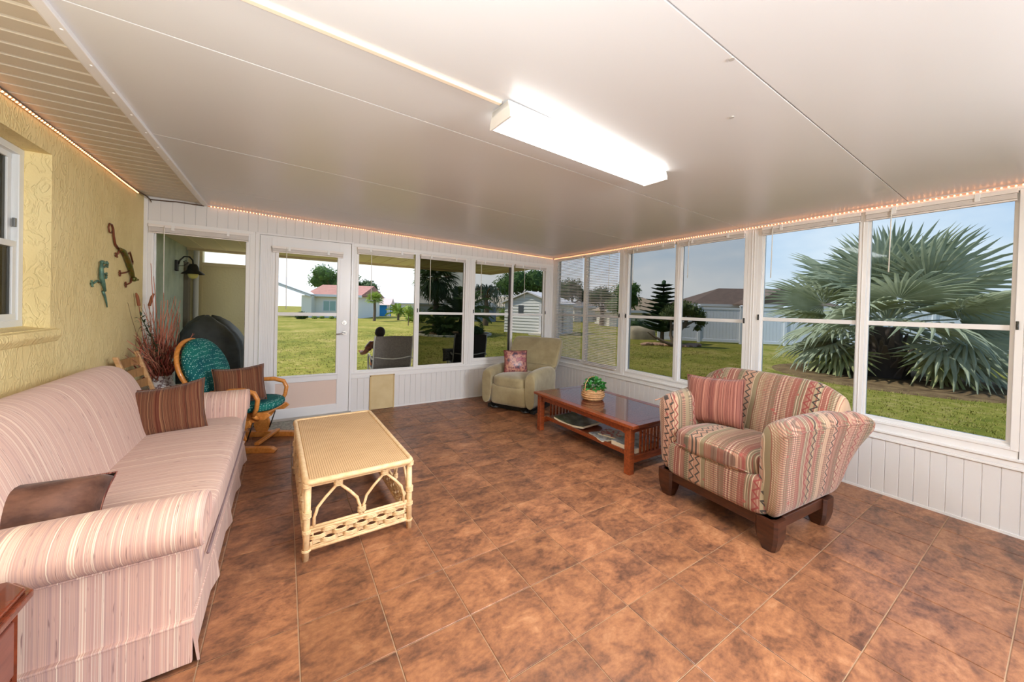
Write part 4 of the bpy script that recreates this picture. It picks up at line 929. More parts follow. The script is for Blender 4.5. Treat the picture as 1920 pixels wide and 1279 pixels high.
for s in (-1, 1):
    mb = MB(); mb.prism([(-.33, 0), (-.34, .022), (-.30, .048), (-.15, .055), (.12, .055), (.28, .045), (.32, .02), (.31, 0)], 'x', s*.215-.028, s*.215+.028); mb.build('foot', HON, gd, smooth=0, bevel=.006)
    mb = MB(); mb.prism([(-.05, .05), (-.085, .12), (-.06, .20), (-.12, .255), (-.11, .30), (.11, .30), (.12, .255), (.05, .20), (.08, .12), (.05, .05)], 'x', s*.215-.012, s*.215+.012); mb.build('base_bracket', HON, gd, smooth=0, bevel=.005)
    mb = MB(); mb.prism([(-.24, .36), (-.27, .33), (-.22, .29), (-.14, .285), (-.10, .22), (-.02, .20), (.05, .26), (.2, .29), (.26, .33), (.25, .37)], 'x', s*.185-.011, s*.185+.011); mb.build('seat_side', HON, gd, smooth=0, bevel=.005)
    mb = MB(); mb.tube([(s*.255, -.155, .35), (s*.268, -.19, .42), (s*.275, -.20, .50), (s*.275, -.17, .56), (s*.27, -.08, .585), (s*.262, .06, .580), (s*.25, .20, .56)], [.019, .019, .020, .021, .022, .02, .018], 10); mb.build('armrest', HON, gd, smooth=180)
    mb = MB(); mb.tube([(s*.20, -.17, .30), (s*.255, -.155, .35)], .018, 8); mb.build('arm_post', HON, gd, smooth=180)
for y in (-.16, .14):
    mb = MB(); mb.box(-.20, .20, y-.02, y+.02, .06, .085); mb.build('cross_rail', HON, gd, smooth=0, bevel=.004)
mb = MB()
for s in (-1, 1):
    for y in (-.13, .13): mb.tube([(s*.20, y, .27), (s*.20, y*.6, .10)], .006, 6)
mb.build('swing_arm', pmat('dark_steel', sr(60, 50, 44), .4, metal=.6), gd, smooth=180)
mb = MB(); mb.box(-.19, .19, -.24, .20, .345, .362); mb.build('seat_deck', HON, gd, smooth=0, bevel=.003)
mb = MB()
rg = []
for z, k in ((.362, .86), (.37, .97), (.395, 1.02), (.42, 1.0), (.436, .92), (.443, .70), (.445, .3)):
    rg.append([(k*.245*math.copysign(abs(math.cos(a))**.8, math.cos(a)), -.02+k*.25*math.copysign(abs(math.sin(a))**.8, math.sin(a)), z) for a in [2*PI*q/32 for q in range(32)]])
mb.loft(rg); mb.build('seat_cushion', TEAL, gd, smooth=180)
# back: bent hoop frame with a balloon-shaped cushion, leaning back
def backpt(x, z, d): ang = math.radians(20); return (x, .27+z*math.sin(ang)+d*math.cos(ang), .42+z*math.cos(ang)-d*math.sin(ang))
out = []
for q in range(33):
    a = math.radians(-62+304*q/32); out.append((.262*math.cos(a), .37+.275*math.sin(a)))
out = [(.13, -.06)]+out+[(-.13, -.06)]
mb = MB(); mb.tube([backpt(x, z, .05) for x, z in out], .019, 10); mb.build('back_hoop', HON, gd, smooth=180)
for k in range(3):
    mb = MB(); x = -.09+.09*k; mb.tube([backpt(x, -.05, .05), backpt(x*1.1, .3, .05), backpt(x, .6, .05)], .010, 6); mb.build('back_spindle', HON, gd, smooth=180)
mb = MB(); rg = []
for d, k in ((.035, .80), (.028, .95), (.0, 1.02), (-.03, 1.0), (-.052, .88), (-.062, .60), (-.066, .25)):
    cc = []
    for q in range(36):
        a = 2*PI*q/36; x = .268*math.cos(a); z = .35+.285*math.sin(a)
        if z < .22: x *= max(.62, 1-(.22-z)*1.5); z = z-(.22-z)*.55
        cc.append(backpt(x*k, .30+(z-.30)*k, d))
    rg.append(cc)
mb.loft(rg); mb.build('back_cushion', TEAL, gd, smooth=180)
pillow('striped_cushion', 'brown striped cushion propped on the seat of the teal glider rocker', (-.335, 4.135, .615), (.97, .20, .05), (-.18, .22, .95), .39, .34, .14, BROWN, 'brown striped cushions', sag=.01)

# ---- wooden folding chair behind the sofa
fc = thing('folding_chair', 'light wooden slat-back chair standing behind the far sofa end', 'chair', (-.978, 4.18, 0), math.radians(88))
LW = pmat('pale_pine', sr(206, 164, 116), .5, .35, var=(sr(184, 138, 92), 8, (1, 1, 5)))
for s in (-1, 1):
    mb = MB(); mb.prism([(-.165, 0), (-.195, 0), (.100, .93), (.130, .93)], 'x', s*.205-.014, s*.205+.014); mb.build('back_post', LW, fc, smooth=0, bevel=.004)
    mb = MB(); mb.prism([(.14, 0), (.17, 0), (-.11, .45), (-.14, .45)], 'x', s*.175-.012, s*.175+.012); mb.build('leg', LW, fc, smooth=0, bevel=.004)
for z in (.66, .755, .85):
    mb = MB(); rg = []
    for q in range(9):
        x = -.20+.05*q; y = -.165+(z/.93)*.28+.035*(1-(x/.2)**2)
        rg.append([(x, y-.006, z-.035), (x, y+.006, z-.035), (x, y+.012, z+.035), (x, y, z+.035)])
    mb.loft(rg); mb.build('back_slat', pmat('mid_brown_slat', sr(178, 132, 84), .45, var=(sr(146, 102, 62), 8, (5, 1, 1))), fc, smooth=30)
s0 = None
for k in range(6):
    if s0 is None: s0 = MB().box(-.18, .18, -.022, .022, .445, .46).build('seat_slat', LW, fc, smooth=0, bevel=.003)
    else: s0 = copy_of(s0, fc)
    s0.location = (0, -.20+.06*k, 0)

# ---- tall vase with dried reeds in the corner
vs_ = thing('floor_vase', 'tall white and maroon patterned floor vase full of dried reeds in the corner', 'vase', (-.985, 4.70, 0), 0)
VP = pic('vase_glaze', [(.44, sr(214, 208, 206)), (.50, sr(96, 44, 48)), (.56, sr(220, 214, 212))], 16)
mb = MB(); mb.lathe([(.07, 0), (.085, .01), (.075, .06), (.095, .25), (.115, .42), (.10, .55), (.075, .62), (.085, .66), (.075, .66), (.06, .60)], n=24); mb.build('vase_body', VP, vs_, smooth=60)
RD = pmat('dried_red_reed', sr(158, 84, 66), .8, var=(sr(196, 132, 106), 4, (1, 1, 1)))
BR = pmat('dried_brown_twig', sr(104, 66, 44), .8)
mb = MB(); mb2 = MB()
random.seed(21)
def reed(m_, x1, y1, z1, r=.003, bend=.05):
    b = Vector((random.uniform(-.04, .04), random.uniform(-.04, .04), .58)); e = Vector((x1, y1, z1)); n = 6; P = []
    j = Vector((random.uniform(-1, 1), random.uniform(-1, 1), 0))*bend
    for k in range(n): q = k/(n-1); P.append(b.lerp(e, q)+j*math.sin(q*PI)+Vector((0, 0, .04*math.sin(q*PI))))
    m_.tube(P, [r*(1-.6*k/(n-1)) for k in range(n)], 5)
for k in range(54):
    a = random.gauss(0, .13); reed(mb, a*.9+.02, random.uniform(-.22, .1), random.uniform(.85, 1.40), random.uniform(.0035, .006), .03)
for k in range(20):
    reed(mb, random.uniform(-.17, -.02), random.uniform(-.5, -.1), random.uniform(.80, 1.15), .0042, .05)
for x, z in ((-.07, 1.72), (-.05, 1.60), (.02, 1.45), (.10, 1.42), (.13, 1.32)): reed(mb, x, -.08, z, .0055, .02)
mb.build('reed', RD, vs_, smooth=180, kind='stuff')
for k in range(26): reed(mb2, random.uniform(-.17, .16), random.uniform(-.4, .05), random.uniform(.9, 1.42), .0028, .08)
mb2.build('twig', BR, vs_, smooth=180, kind='stuff')
mb = MB()
for k in range(150):
    q = random.random(); c = Vector((random.gauss(0, .055), random.gauss(-.03, .06), .62+.34*q)); d = Vector((random.uniform(-.5, .5), random.uniform(-.6, .3), 1)).normalized()*random.uniform(.06, .14)
    mb.tube([c, c+d*.5+Vector((random.uniform(-.02, .02), 0, 0)), c+d], [.006, .005, .001], 4)
mb.build('dried_stalk', pmat('maroon_stalk', sr(150, 58, 52), .8, var=(sr(186, 110, 92), 20, (1, 1, 1))), vs_, smooth=180, kind='stuff')
CT_ = pmat('cattail_brown', sr(140, 84, 56), .9)
for x, z, tl in ((-.155, 1.44, -.02), (-.085, 1.44, .03)):
    mb = MB(); mb.tube([(x*.3, -.02, .6), (x*.8, -.03, 1.0), (x, -.04, z-.12)], .003, 5); mb.tube([(x, -.04, z-.12), (x, -.04, z-.115), (x+tl*.6, -.04, z-.03), (x+tl, -.04, z)], [.006, .012, .012, .006], 8); mb.build('cattail', CT_, vs_, smooth=60)
mb = MB()
for k in range(60):
    q = k/60; c = Vector((-.12+.13*q, -.12, 1.22-.36*q)); d = Vector((random.uniform(-1, 1), random.uniform(-1, .2), random.uniform(-.2, 1))).normalized()
    M = Matrix.Translation(c+d*.012) @ d.to_track_quat('Y', 'Z').to_matrix().to_4x4(); v, f = leaf_pts(.045, .018, 2); s = len(mb.v); mb.add(v, f); mb.xf(M, s)
mb.tube([(-.12, -.12, 1.22), (.01, -.1, .86), (.0, 0, .62)], .004, 5)
mb.build('green_sprig', pmat('dark_green_sprig', sr(44, 62, 34), .7), vs_, smooth=180, kind='stuff')
random.seed(5)

# ---- metal lizards on the stucco wall
def lizard(label, pts, rad, legs, tail, cols, toes=True):
    L0 = Vector((XL+.002, 0, 0)); body, limb = cols
    base = Vector((XL, sum(p[0] for p in pts)/len(pts), sum(p[1] for p in pts)/len(pts)))
    t = thing('lizard_ornament', label, 'wall ornament', base, 0)
    def W(y, z, d=.02): return Vector((XL+d, y, z))-base
    rad = [r_*.72 for r_ in rad]; mb = MB(); mb.tube([W(y, z, .022) for y, z in pts], rad, 10); mb.build('body', body, t, smooth=180)
    h = pts[-1]; mb = MB(); mb.ico(W(h[0], h[1], .026), rad[-2]*1.25, 2, (1.0, 1.05, 1.0))
    for s in (-1, 1): mb.ico(W(h[0]+s*.018, h[1]-.004, .046), .010, 1)
    mb.build('head', body, t, smooth=180)
    mb = MB(); mb.tube([W(y, z, .012) for y, z in tail], [.009*(1-.6*i/(len(tail)-1)) for i in range(len(tail))], 7); mb.build('tail', limb, t, smooth=180)
    for P in legs:
        mb = MB(); mb.tube([W(y, z, .016) for y, z in P], .0065, 6); e = P[-1]
        if toes:
            for a in (-.9, -.3, .3, .9):
                d = math.atan2(P[-1][1]-P[-2][1], P[-1][0]-P[-2][0])+a; q = (e[0]+.026*math.cos(d), e[1]+.026*math.sin(d))
                mb.tube([W(*e, .012), W(*q, .010)], .004, 5); mb.ico(W(*q, .010), .0075, 1)
        mb.build('leg', limb, t, smooth=180)
    return t
GRN = pmat('painted_green_metal', sr(66, 92, 34), .35, .5, metal=.3, var=(sr(120, 84, 34), 40, (1, 1, 1))); RUST = pmat('rusty_copper', sr(120, 66, 44), .45, metal=.4)
lizard('larger green and copper lizard with a curled tail, hung head down on the yellow wall',
       [(4.275, 1.800), (4.36, 1.790), (4.44, 1.735), (4.50, 1.68), (4.555, 1.62), (4.60, 1.565)], [.014, .024, .028, .030, .026, .018],
       [[(4.40, 1.75), (4.30, 1.80), (4.26, 1.755)], [(4.53, 1.63), (4.42, 1.61), (4.345, 1.60)], [(4.44, 1.76), (4.53, 1.80), (4.60, 1.72)], [(4.58, 1.575), (4.56, 1.53), (4.48, 1.512)]],
       [(4.275, 1.80), (4.21, 1.83), (4.18, 1.89), (4.17, 1.94), (4.14, 1.975), (4.10, 1.975), (4.08, 1.945), (4.095, 1.91), (4.13, 1.905), (4.155, 1.925)], (GRN, RUST))
BLG = pmat('verdigris_metal', sr(104, 138, 116), .5, .4, metal=.3, var=(sr(72, 104, 98), 30, (1, 1, 1)))
lizard('smaller verdigris lizard ornament, lower left of the curled-tail one',
       [(3.995, 1.44), (3.96, 1.50), (3.93, 1.545), (3.925, 1.60), (3.93, 1.655)], [.012, .018, .021, .018, .012],
       [[(3.94, 1.55), (4.00, 1.575), (4.04, 1.565)], [(3.93, 1.60), (4.00, 1.625), (4.055, 1.645)], [(3.955, 1.50), (3.88, 1.515), (3.83, 1.495)]],
       [(3.995, 1.44), (4.03, 1.40), (4.06, 1.35), (4.075, 1.315)], (BLG, BLG), toes=True)

# ---- end table with a cut corner, bottom left
et = thing('end_table', 'dark cherry end table with cut corners and drawers at the near sofa end', 'table', (-.883, 1.31, 0), 0); et.scale = (.93, 1, 1)
CH = pmat('cherry_wood', sr(120, 52, 28), .22, .5, var=(sr(84, 34, 20), 6, (1, 7, 7)), coat=.6); CHD = pmat('cherry_wood_dull', sr(128, 72, 58), .35, .45, var=(sr(104, 52, 42), 6, (1, 1, 7)), coat=.3)
def oct_(hx, hy, c): return [(-hx, -hy+c), (-hx+c, -hy), (hx-c, -hy), (hx, -hy+c), (hx, hy-c), (hx-c, hy), (-hx+c, hy), (-hx, hy-c)]
mb = MB(); mb.prism(oct_(.30, .325, .06), 'z', .552, .566); mb.prism(oct_(.312, .337, .062), 'z', .530, .552); mb.prism(oct_(.298, .322, .06), 'z', .515, .530); mb.build('table_top', CH, et, smooth=0, bevel=.005)
mb = MB(); mb.prism(oct_(.28, .305, .055), 'z', .10, .515); mb.build('cabinet_body', CH, et, smooth=0, bevel=.003)
mb = MB(); mb.prism(oct_(.292, .317, .058), 'z', .02, .10); mb.build('plinth', CH, et, smooth=0, bevel=.006)
for z0, z1 in ((.345, .495), (.13, .32)):
    mb = MB(); mb.box(.28, .292, -.235, .235, z0, z1); d_ = mb.build('drawer', CHD, et, smooth=0, bevel=.004)
    mb = MB(); mb.tube([(.292, -.04, (z0+z1)/2), (.312, -.03, (z0+z1)/2-.008), (.312, .03, (z0+z1)/2-.008), (.292, .04, (z0+z1)/2)], .005, 6); mb.build('handle', pmat('aged_brass', sr(150, 116, 60), .35, metal=.8), d_, smooth=180)
for s in (-1, 1):
    mb = MB(); mb.prism([(.226*1, s*.305), (.236, s*.311), (.288, s*.258), (.28, s*.25)], 'z', .12, .505); mb.build('corner_pilaster', CH, et, smooth=0, bevel=.002)

# ---- door mat
dm = MB(); dm.box(-.20, .46, 4.47, 4.90, .001, .009)
tag(dm.build('door_mat', pic('mat_print', [(.38, sr(96, 88, 74)), (.48, sr(150, 142, 122)), (.56, sr(84, 92, 74)), (.66, sr(168, 158, 138))], 14), smooth=0, bevel=.003), 'small patterned grey-green mat inside the glazed door', 'mat')

# ================================================================== OUTDOORS
GZ = -.15
def grass_mat():
    m_ = bpy.data.materials.new('lawn_grass'); m_.use_nodes = True; t = m_.node_tree; b = t.nodes['Principled BSDF']; g = nn(t, 'ShaderNodeNewGeometry')
    n1 = nn(t, 'ShaderNodeTexNoise', i_Scale=.35, i_Detail=6.0, i_Roughness=.65); t.links.new(g.outputs['Position'], n1.inputs[0])
    n2 = nn(t, 'ShaderNodeTexNoise', i_Scale=5.0, i_Detail=8.0, i_Roughness=.75); t.links.new(g.outputs['Position'], n2.inputs[0])
    f = math_(t, 'MULTIPLY_ADD', n2.outputs[0], .5, math_(t, 'MULTIPLY', n1.outputs[0], .5))
    r = ramp(t, f, [(.36, sr(78, 86, 30)), (.46, sr(112, 112, 40)), (.53, sr(134, 126, 56)), (.60, sr(158, 140, 86)), (.72, sr(172, 148, 108))]); t.links.new(r.outputs[0], b.inputs['Base Color'])
    bp = nn(t, 'ShaderNodeBump', i_Strength=.6, i_Distance=.05); t.links.new(n2.outputs[0], bp.inputs['Height']); t.links.new(bp.outputs[0], b.inputs['Normal'])
    b.inputs['Roughness'].default_value = .9; b.inputs['Specular IOR Level'].default_value = .1; return m_
GRS = grass_mat()
mb = MB(); mb.add([(-60, -40, GZ), (140, -40, GZ), (140, 160, GZ), (-60, 160, GZ)], [(0, 1, 2, 3)]); struct(mb.build('ground', GRS, smooth=0))
BLADE = pmat('grass_blade', sr(112, 116, 42), .8, .15, var=(sr(164, 148, 88), .8, (1, 1, 1)))
rnd = random.Random(3); gv = []; gf = []
def tuft(x, y, h):
    for _ in range(4):
        a = rnd.uniform(0, 2*PI); l = rnd.uniform(.2, 1.2)*h; s = len(gv); w3 = .004+h*.05
        bx, by = x+rnd.uniform(-.03, .03), y+rnd.uniform(-.03, .03)
        gv.extend([(bx-w3*math.sin(a), by+w3*math.cos(a), GZ-.005), (bx+w3*math.sin(a), by-w3*math.cos(a), GZ-.005), (bx+l*.8*math.cos(a), by+l*.8*math.sin(a), GZ+h*rnd.uniform(.5, 1))]); gf.append((s, s+1, s+2))
for _ in range(26000):
    d = 4.3+rnd.random()**1.6*13; a = rnd.uniform(-.25, .95); x, y = d*math.cos(a), d*math.sin(a)
    if x > 4.2: tuft(x, y, rnd.uniform(.015, .05))
for _ in range(16000):
    x, y = rnd.uniform(-1, 14), 7.4+rnd.random()**1.5*14; tuft(x, y, rnd.uniform(.015, .05))
mb = MB(); mb.v = gv; mb.f = gf; tag(mb.build('grass', BLADE, smooth=0), 'short green and straw coloured grass of the back yard', 'grass', kind='stuff')

# ---- covered patio outside the glazed door
CONC = pmat('patio_concrete', sr(190, 186, 176), .85, .2, var=(sr(172, 168, 158), 3, (1, 1, 1)))
struct(MB().box(XL-.05, 4.02, YB+.10, 7.35, GZ-.1, -.10).build('patio_slab', CONC, smooth=0))
BEAM = pmat('beige_aluminium', sr(234, 216, 180), .5, .3)
roof = sthing('patio_roof')
mb = MB(); mb.box(XL-.2, 4.05, YB+.11, 7.30, 2.185, 2.26); mb.build('roof_deck', BEAM, roof, smooth=0)
rs = None
for k in range(20):
    x = XL+.13+k*.26
    if rs is None: rs = MB().box(-.006, .006, YB+.12, 7.28, 2.178, 2.186).build('roof_rib', BEAM, roof, smooth=0)
    else: rs = copy_of(rs, roof)
    rs.location = (x, 0, 0)
mb = MB(); mb.box(XL-.2, 4.05, 7.28, 7.36, 2.15, 2.27); mb.box(4.0, 4.08, YB+.11, 7.36, 2.15, 2.27); mb.build('roof_gutter', BEAM, roof, smooth=0, bevel=.006)
GST = pmat('grey_green_stucco', sr(190, 198, 184), .85, .2, var=(sr(164, 174, 162), 4, (1, 1, 1)), bump=(14, .8))
mb = MB(); mb.box(XL-.25, -1.27, YB+.01, 7.95, GZ, 2.5); ow = struct(mb.build('wall_patio', GST, smooth=0))
TST = pmat('tan_stucco', sr(226, 212, 172), .85, .2, bump=(30, .5))
mb = MB(); mb.box(-1.27, -.30, 7.40, 7.55, GZ, 1.93); mb.box(-1.27, -1.10, 7.38, 7.55, GZ, 2.5); w2_ = struct(mb.build('wall_patio_end', TST, smooth=0))
MB().box(-1.10, -.29, 7.385, 7.565, 1.93, 1.985).build('coping', BEAM, w2_, smooth=0, bevel=.006)
mb = MB(); mb.tube([(-1.16, 7.30, GZ), (-1.16, 7.30, 2.15)], .035, 10); tag(mb.build('downspout', WHITE, smooth=60), 'white downspout in the patio corner behind the covered grill', 'pipe')
mb = MB(); mb.box(-1.27, -1.215, 7.1, 7.24, GZ, 1.95); tag(mb.build('conduit', pmat('brown_grey_duct', sr(120, 110, 96), .6), smooth=0, bevel=.004), 'brown grey vertical duct on the patio wall below the lamp', 'duct')
# wall lantern
ln = thing('wall_lantern', 'black barn-style wall lantern with a pale glass shade on the patio wall', 'lamp', (-1.27, 6.62, 1.80), 0)
BKM = pmat('black_lantern_metal', sr(30, 28, 28), .45, .4)
MB().box(0, .03, -.045, .045, -.02, .13).build('back_plate', BKM, ln, smooth=0, bevel=.006)
mb = MB(); mb.tube([(.03, 0, .07), (.045, 0, .13), (.09, 0, .185), (.145, 0, .185), (.18, 0, .14), (.185, 0, .08)], .010, 8); mb.tube([(.03, 0, .05), (.09, 0, .06), (.13, 0, .10), (.11, 0, .13), (.08, 0, .11)], .005, 6); mb.build('curved_arm', BKM, ln, smooth=180)
mb = MB(); mb.lathe([(.02, .09), (.04, .085), (.06, .05), (.07, .0), (.125, -.045), (.13, -.055), (.115, -.05), (.06, -.005)], (.185, 0, 0), 20); mb.build('shade', BKM, ln, smooth=40)
mb = MB(); mb.lathe([(.058, -.02), (.06, -.06), (.045, -.10), (.02, -.115)], (.185, 0, 0), 16); mb.build('glass_bowl', pmat('amber_glass', sr(214, 196, 110), .3), ln, smooth=60)
# covered grill
gl_ = thing('covered_grill', 'barbecue grill under a charcoal fabric cover on the patio', 'grill', (-.80, 6.05, -.10), 0)
COV = pmat('charcoal_cover', sr(52, 54, 56), .55, .4, var=(sr(76, 78, 80), 6, (1, 1, 1)), bump=(9, .5))
rings = []
for z, hx, hy, dx in ((0, .34, .26, .03), (.1, .345, .265, .03), (.5, .345, .26, .03), (.85, .34, .255, .02), (.98, .325, .25, .01), (1.08, .29, .225, -.01), (1.18, .22, .18, -.03), (1.25, .12, .10, -.04), (1.27, .04, .03, -.04)):
    rg = []
    for q in range(40):
        a = 2*PI*q/40; wv = 1+.045*math.sin(a*7+z*2)*(z < .9)+.02*math.sin(a*13)
        rg.append((dx+hx*wv*math.copysign(abs(math.cos(a))**.5, math.cos(a)), hy*wv*math.copysign(abs(math.sin(a))**.5, math.sin(a)), z+.03*math.sin(a*3)*(z > .5)))
    rings.append(rg)
mb = MB(); mb.loft(rings); mb.build('grill_cover', COV, gl_, smooth=60)
mb = MB()
for x, y in ((-.25, -.18), (.3, -.18), (-.25, .18), (.3, .18)): mb.tube([(x-.015, y, .03), (x+.015, y, .03)], .03, 12)
mb.build('wheel', BKM, gl_, smooth=40)
for k, (x0, x1) in enumerate(((.05, .30), (-.2, .02))):
    mb = MB(); mb.tube([(x0, -.262, .96), ((x0+x1)/2, -.285, .70), (x1, -.285, .30)], [.010, .022, .012], 6); mb.build('cover_fold', COV, gl_, smooth=180)

# ---- patio chairs and the person seated in one
SLG = pmat('grey_sling', sr(112, 104, 98), .75, .25, var=(sr(128, 120, 112), 40, (1, 1, 1))); SLD = pmat('dark_sling', sr(52, 50, 48), .75, .25); WFR = pmat('pale_chair_frame', sr(206, 202, 192), .35, .45)
def patio_chair(loc, rz, label, sling):
    t = thing('patio_chair', label, 'chair', loc, rz)
    # faces local -y
    mb = MB(); rg = []
    for y, z in ((-.22, .40), (-.10, .385), (.05, .38), (.14, .40), (.19, .48), (.235, .62), (.275, .78), (.305, .90), (.325, .955), (.335, .965)):
        c_ = .018; rg.append([(-.30, y, z), (-.15, y+c_*(z > .45), z-c_*(z < .45)), (0, y+c_*1.3*(z > .45), z-c_*1.3*(z < .45)), (.15, y+c_*(z > .45), z-c_*(z < .45)), (.30, y, z), (.30, y+.012, z+.012*(z < .45)), (0, y+c_*1.3+.014, z+.012), (-.30, y+.012, z+.012*(z < .45))])
    mb.loft(rg); mb.build('sling_seat', sling, t, smooth=60)
    for s in (-1, 1):
        mb = MB(); mb.tube([(s*.31, -.25, .41), (s*.31, .02, .385), (s*.31, .14, .40), (s*.31, .20, .50), (s*.31, .30, .88), (s*.30, .34, .97)], .013, 8); mb.build('side_frame', WFR, t, smooth=180)
        mb = MB(); mb.tube([(s*.32, -.27, 0), (s*.335, -.24, .58), (s*.335, -.18, .62), (s*.335, .10, .60), (s*.325, .25, .58)], .015, 8); mb.build('armrest', WFR, t, smooth=180)
        mb = MB(); mb.tube([(s*.32, .30, 0), (s*.315, .16, .42)], .013, 8); mb.build('leg', WFR, t, smooth=180)
    for z, y in ((.60, .262), (.33, .18)):
        mb = MB(); mb.tube([(-.31, y-.03, z+.015), (-.15, y+.012, z-.01), (0, y+.022, z-.02), (.15, y+.012, z-.01), (.31, y-.03, z+.015)], .010, 8); mb.build('cross_bar', WFR, t, smooth=180)
    return t
patio_chair((1.58, 6.42, -.10), math.radians(176), 'grey sling patio chair with a person in it, outside the open window', SLG)
patio_chair((3.05, 6.42, -.10), math.radians(168), 'dark sling patio chair seen through the tinted windows behind the post', SLD)
tb = pillow('patterned_cushion', 'small dark patterned cushion on the near arm of the dark patio chair', (2.70, 6.45, .46), (1, 0, 0), (0, .1, 1), .28, .24, .10, pic('dark_pattern', [(.42, sr(40, 38, 40)), (.5, sr(150, 146, 140)), (.55, sr(52, 46, 46)), (.64, sr(170, 160, 150))], 22))

def skinned(name, verts, edges, radii, m_, parent, sub=2):
    me = bpy.data.meshes.new(name); me.from_pydata(verts, edges, []); o = bpy.data.objects.new(name, me); C.objects.link(o); o.parent = parent
    md = o.modifiers.new('skin', 'SKIN'); md.use_smooth_shade = True
    for i, r in enumerate(radii):
        sv = me.skin_vertices[0].data[i]; sv.radius = r if isinstance(r, tuple) else (r, r); sv.use_root = (i == 0)
    s = o.modifiers.new('sub', 'SUBSURF'); s.levels = 1; s.render_levels = sub
    me.materials.append(m_); return o
pn = thing('person', 'person with short dark hair seated in the grey patio chair, seen from behind', 'person', (1.50, 6.62, -.10), math.radians(176))
SKIN = pmat('skin', sr(140, 88, 64), .55, .3); SHIRT = pic('rust_shirt', [(.4, sr(96, 48, 40)), (.55, sr(140, 84, 66)), (.7, sr(70, 38, 34))], 9); HAIR = pmat('dark_hair', sr(38, 28, 28), .7, .3)
# local frame: faces -y ; pelvis, spine, neck, head; arms on the armrests; legs down to the slab
V = [(0, .08, .50), (0, .11, .62), (.02, .11, .78), (.05, .08, .86), (.06, .06, .905), (.065, .045, .96), (.065, .04, 1.0), (.065, .05, 1.035),
     (.21, .09, .80), (.30, .06, .66), (.345, -.06, .625), (.345, -.17, .64), (.345, -.235, .645),
     (-.13, .09, .80), (-.24, .06, .66), (-.26, -.06, .625), (-.25, -.17, .63), (-.25, -.235, .635),
     (.10, .02, .47), (.12, -.34, .50), (.12, -.36, .26), (.12, -.38, .05), (.12, -.47, .035),
     (-.10, .02, .47), (-.12, -.34, .50), (-.12, -.36, .26), (-.12, -.38, .05), (-.12, -.47, .035)]
Ed = [(0, 1), (1, 2), (2, 3), (3, 4), (4, 5), (5, 6), (6, 7), (2, 8), (8, 9), (9, 10), (10, 11), (11, 12), (2, 13), (13, 14), (14, 15), (15, 16), (16, 17), (0, 18), (18, 19), (19, 20), (20, 21), (21, 22), (0, 23), (23, 24), (24, 25), (25, 26), (26, 27)]
Rd = [(.14, .11), (.13, .10), (.14, .09), (.055, .055), (.05, .05), (.072, .085), (.078, .092), (.06, .075), .055, .042, .036, .028, (.038, .016), .055, .042, .036, .028, (.038, .016), .085, .062, .055, .04, (.04, .03), .085, .062, .055, .04, (.04, .03)]
skinned('body', V, Ed, Rd, SKIN, pn)
skinned('shirt', [V[0], V[1], V[2], (.04, .095, .83), V[8], (.285, .065, .69), V[13], (-.225, .065, .69)], [(0, 1), (1, 2), (2, 3), (2, 4), (4, 5), (2, 6), (6, 7)], [(.155, .125), (.145, .115), (.155, .105), (.075, .07), .07, .062, .07, .062], SHIRT, pn)
skinned('shorts', [V[0], V[18], (.118, -.26, .50), V[23], (-.118, -.26, .50)], [(0, 1), (1, 2), (0, 3), (3, 4)], [(.16, .125), .10, .085, .10, .085], pmat('navy_cloth', sr(50, 56, 78), .9), pn)
mb = MB(); mb.ico((.065, .065, 1.005), .092, 3, (.92, 1.0, 1.05), .02); mb.build('hair', HAIR, pn, smooth=180)
mb = MB(); mb.ico((.065, -.055, .975), .014, 1, (.8, 1.2, 1.3)); mb.ico((.065, -.048, .94), .016, 1, (1.5, .5, .4)); mb.ico((-.013, .04, .98), .02, 1, (.4, .8, 1.2)); mb.ico((.143, .04, .98), .02, 1, (.4, .8, 1.2)); mb.build('face', SKIN, pn, smooth=180)
for hx in (.345, -.25):
    mb = MB()
    for k in range(4):
        x = hx-.027+.018*k; L_ = (.052, .062, .058, .045)[k]; mb.tube([(x, -.235, .648), (x*1.0, -.235-L_*.55, .650), (x, -.235-L_, .634)], [.0095, .0085, .007], 6)
    s = 1 if hx > 0 else -1; mb.tube([(hx-s*.030, -.215, .645), (hx-s*.050, -.245, .642), (hx-s*.052, -.270, .636)], [.011, .0095, .008], 6); mb.build('fingers', SKIN, pn, smooth=180)

# ---- trees
def leafy(m_, k=.35):
    # thin leaves let some light through
    t = m_.node_tree; b = t.nodes['Principled BSDF']; o = [n for n in t.nodes if n.type == 'OUTPUT_MATERIAL'][0]
    if any(n.type == 'MIX_SHADER' for n in t.nodes): return m_
    tr = nn(t, 'ShaderNodeBsdfTranslucent'); mx_ = nn(t, 'ShaderNodeMixShader'); mx_.inputs[0].default_value = k
    if b.inputs['Base Color'].links: t.links.new(b.inputs['Base Color'].links[0].from_socket, tr.inputs[0])
    else: tr.inputs[0].default_value = b.inputs['Base Color'].default_value
    t.links.new(b.outputs[0], mx_.inputs[1]); t.links.new(tr.outputs[0], mx_.inputs[2]); t.links.new(mx_.outputs[0], o.inputs[0]); return m_
BARK = pmat('grey_bark', sr(112, 96, 78), .9, .1, bump=(20, .6))
def leafmat(n, a, b_): return leafy(pmat(n, a, .6, .25, var=(b_, 1.7, (1, 1, 1))))
LF1 = leafmat('broad_leaf', sr(62, 92, 44), sr(98, 128, 60)); LF2 = leafmat('dark_leaf', sr(44, 66, 34), sr(72, 96, 46)); LF3 = leafmat('light_leaf', sr(116, 140, 52), sr(150, 166, 76))
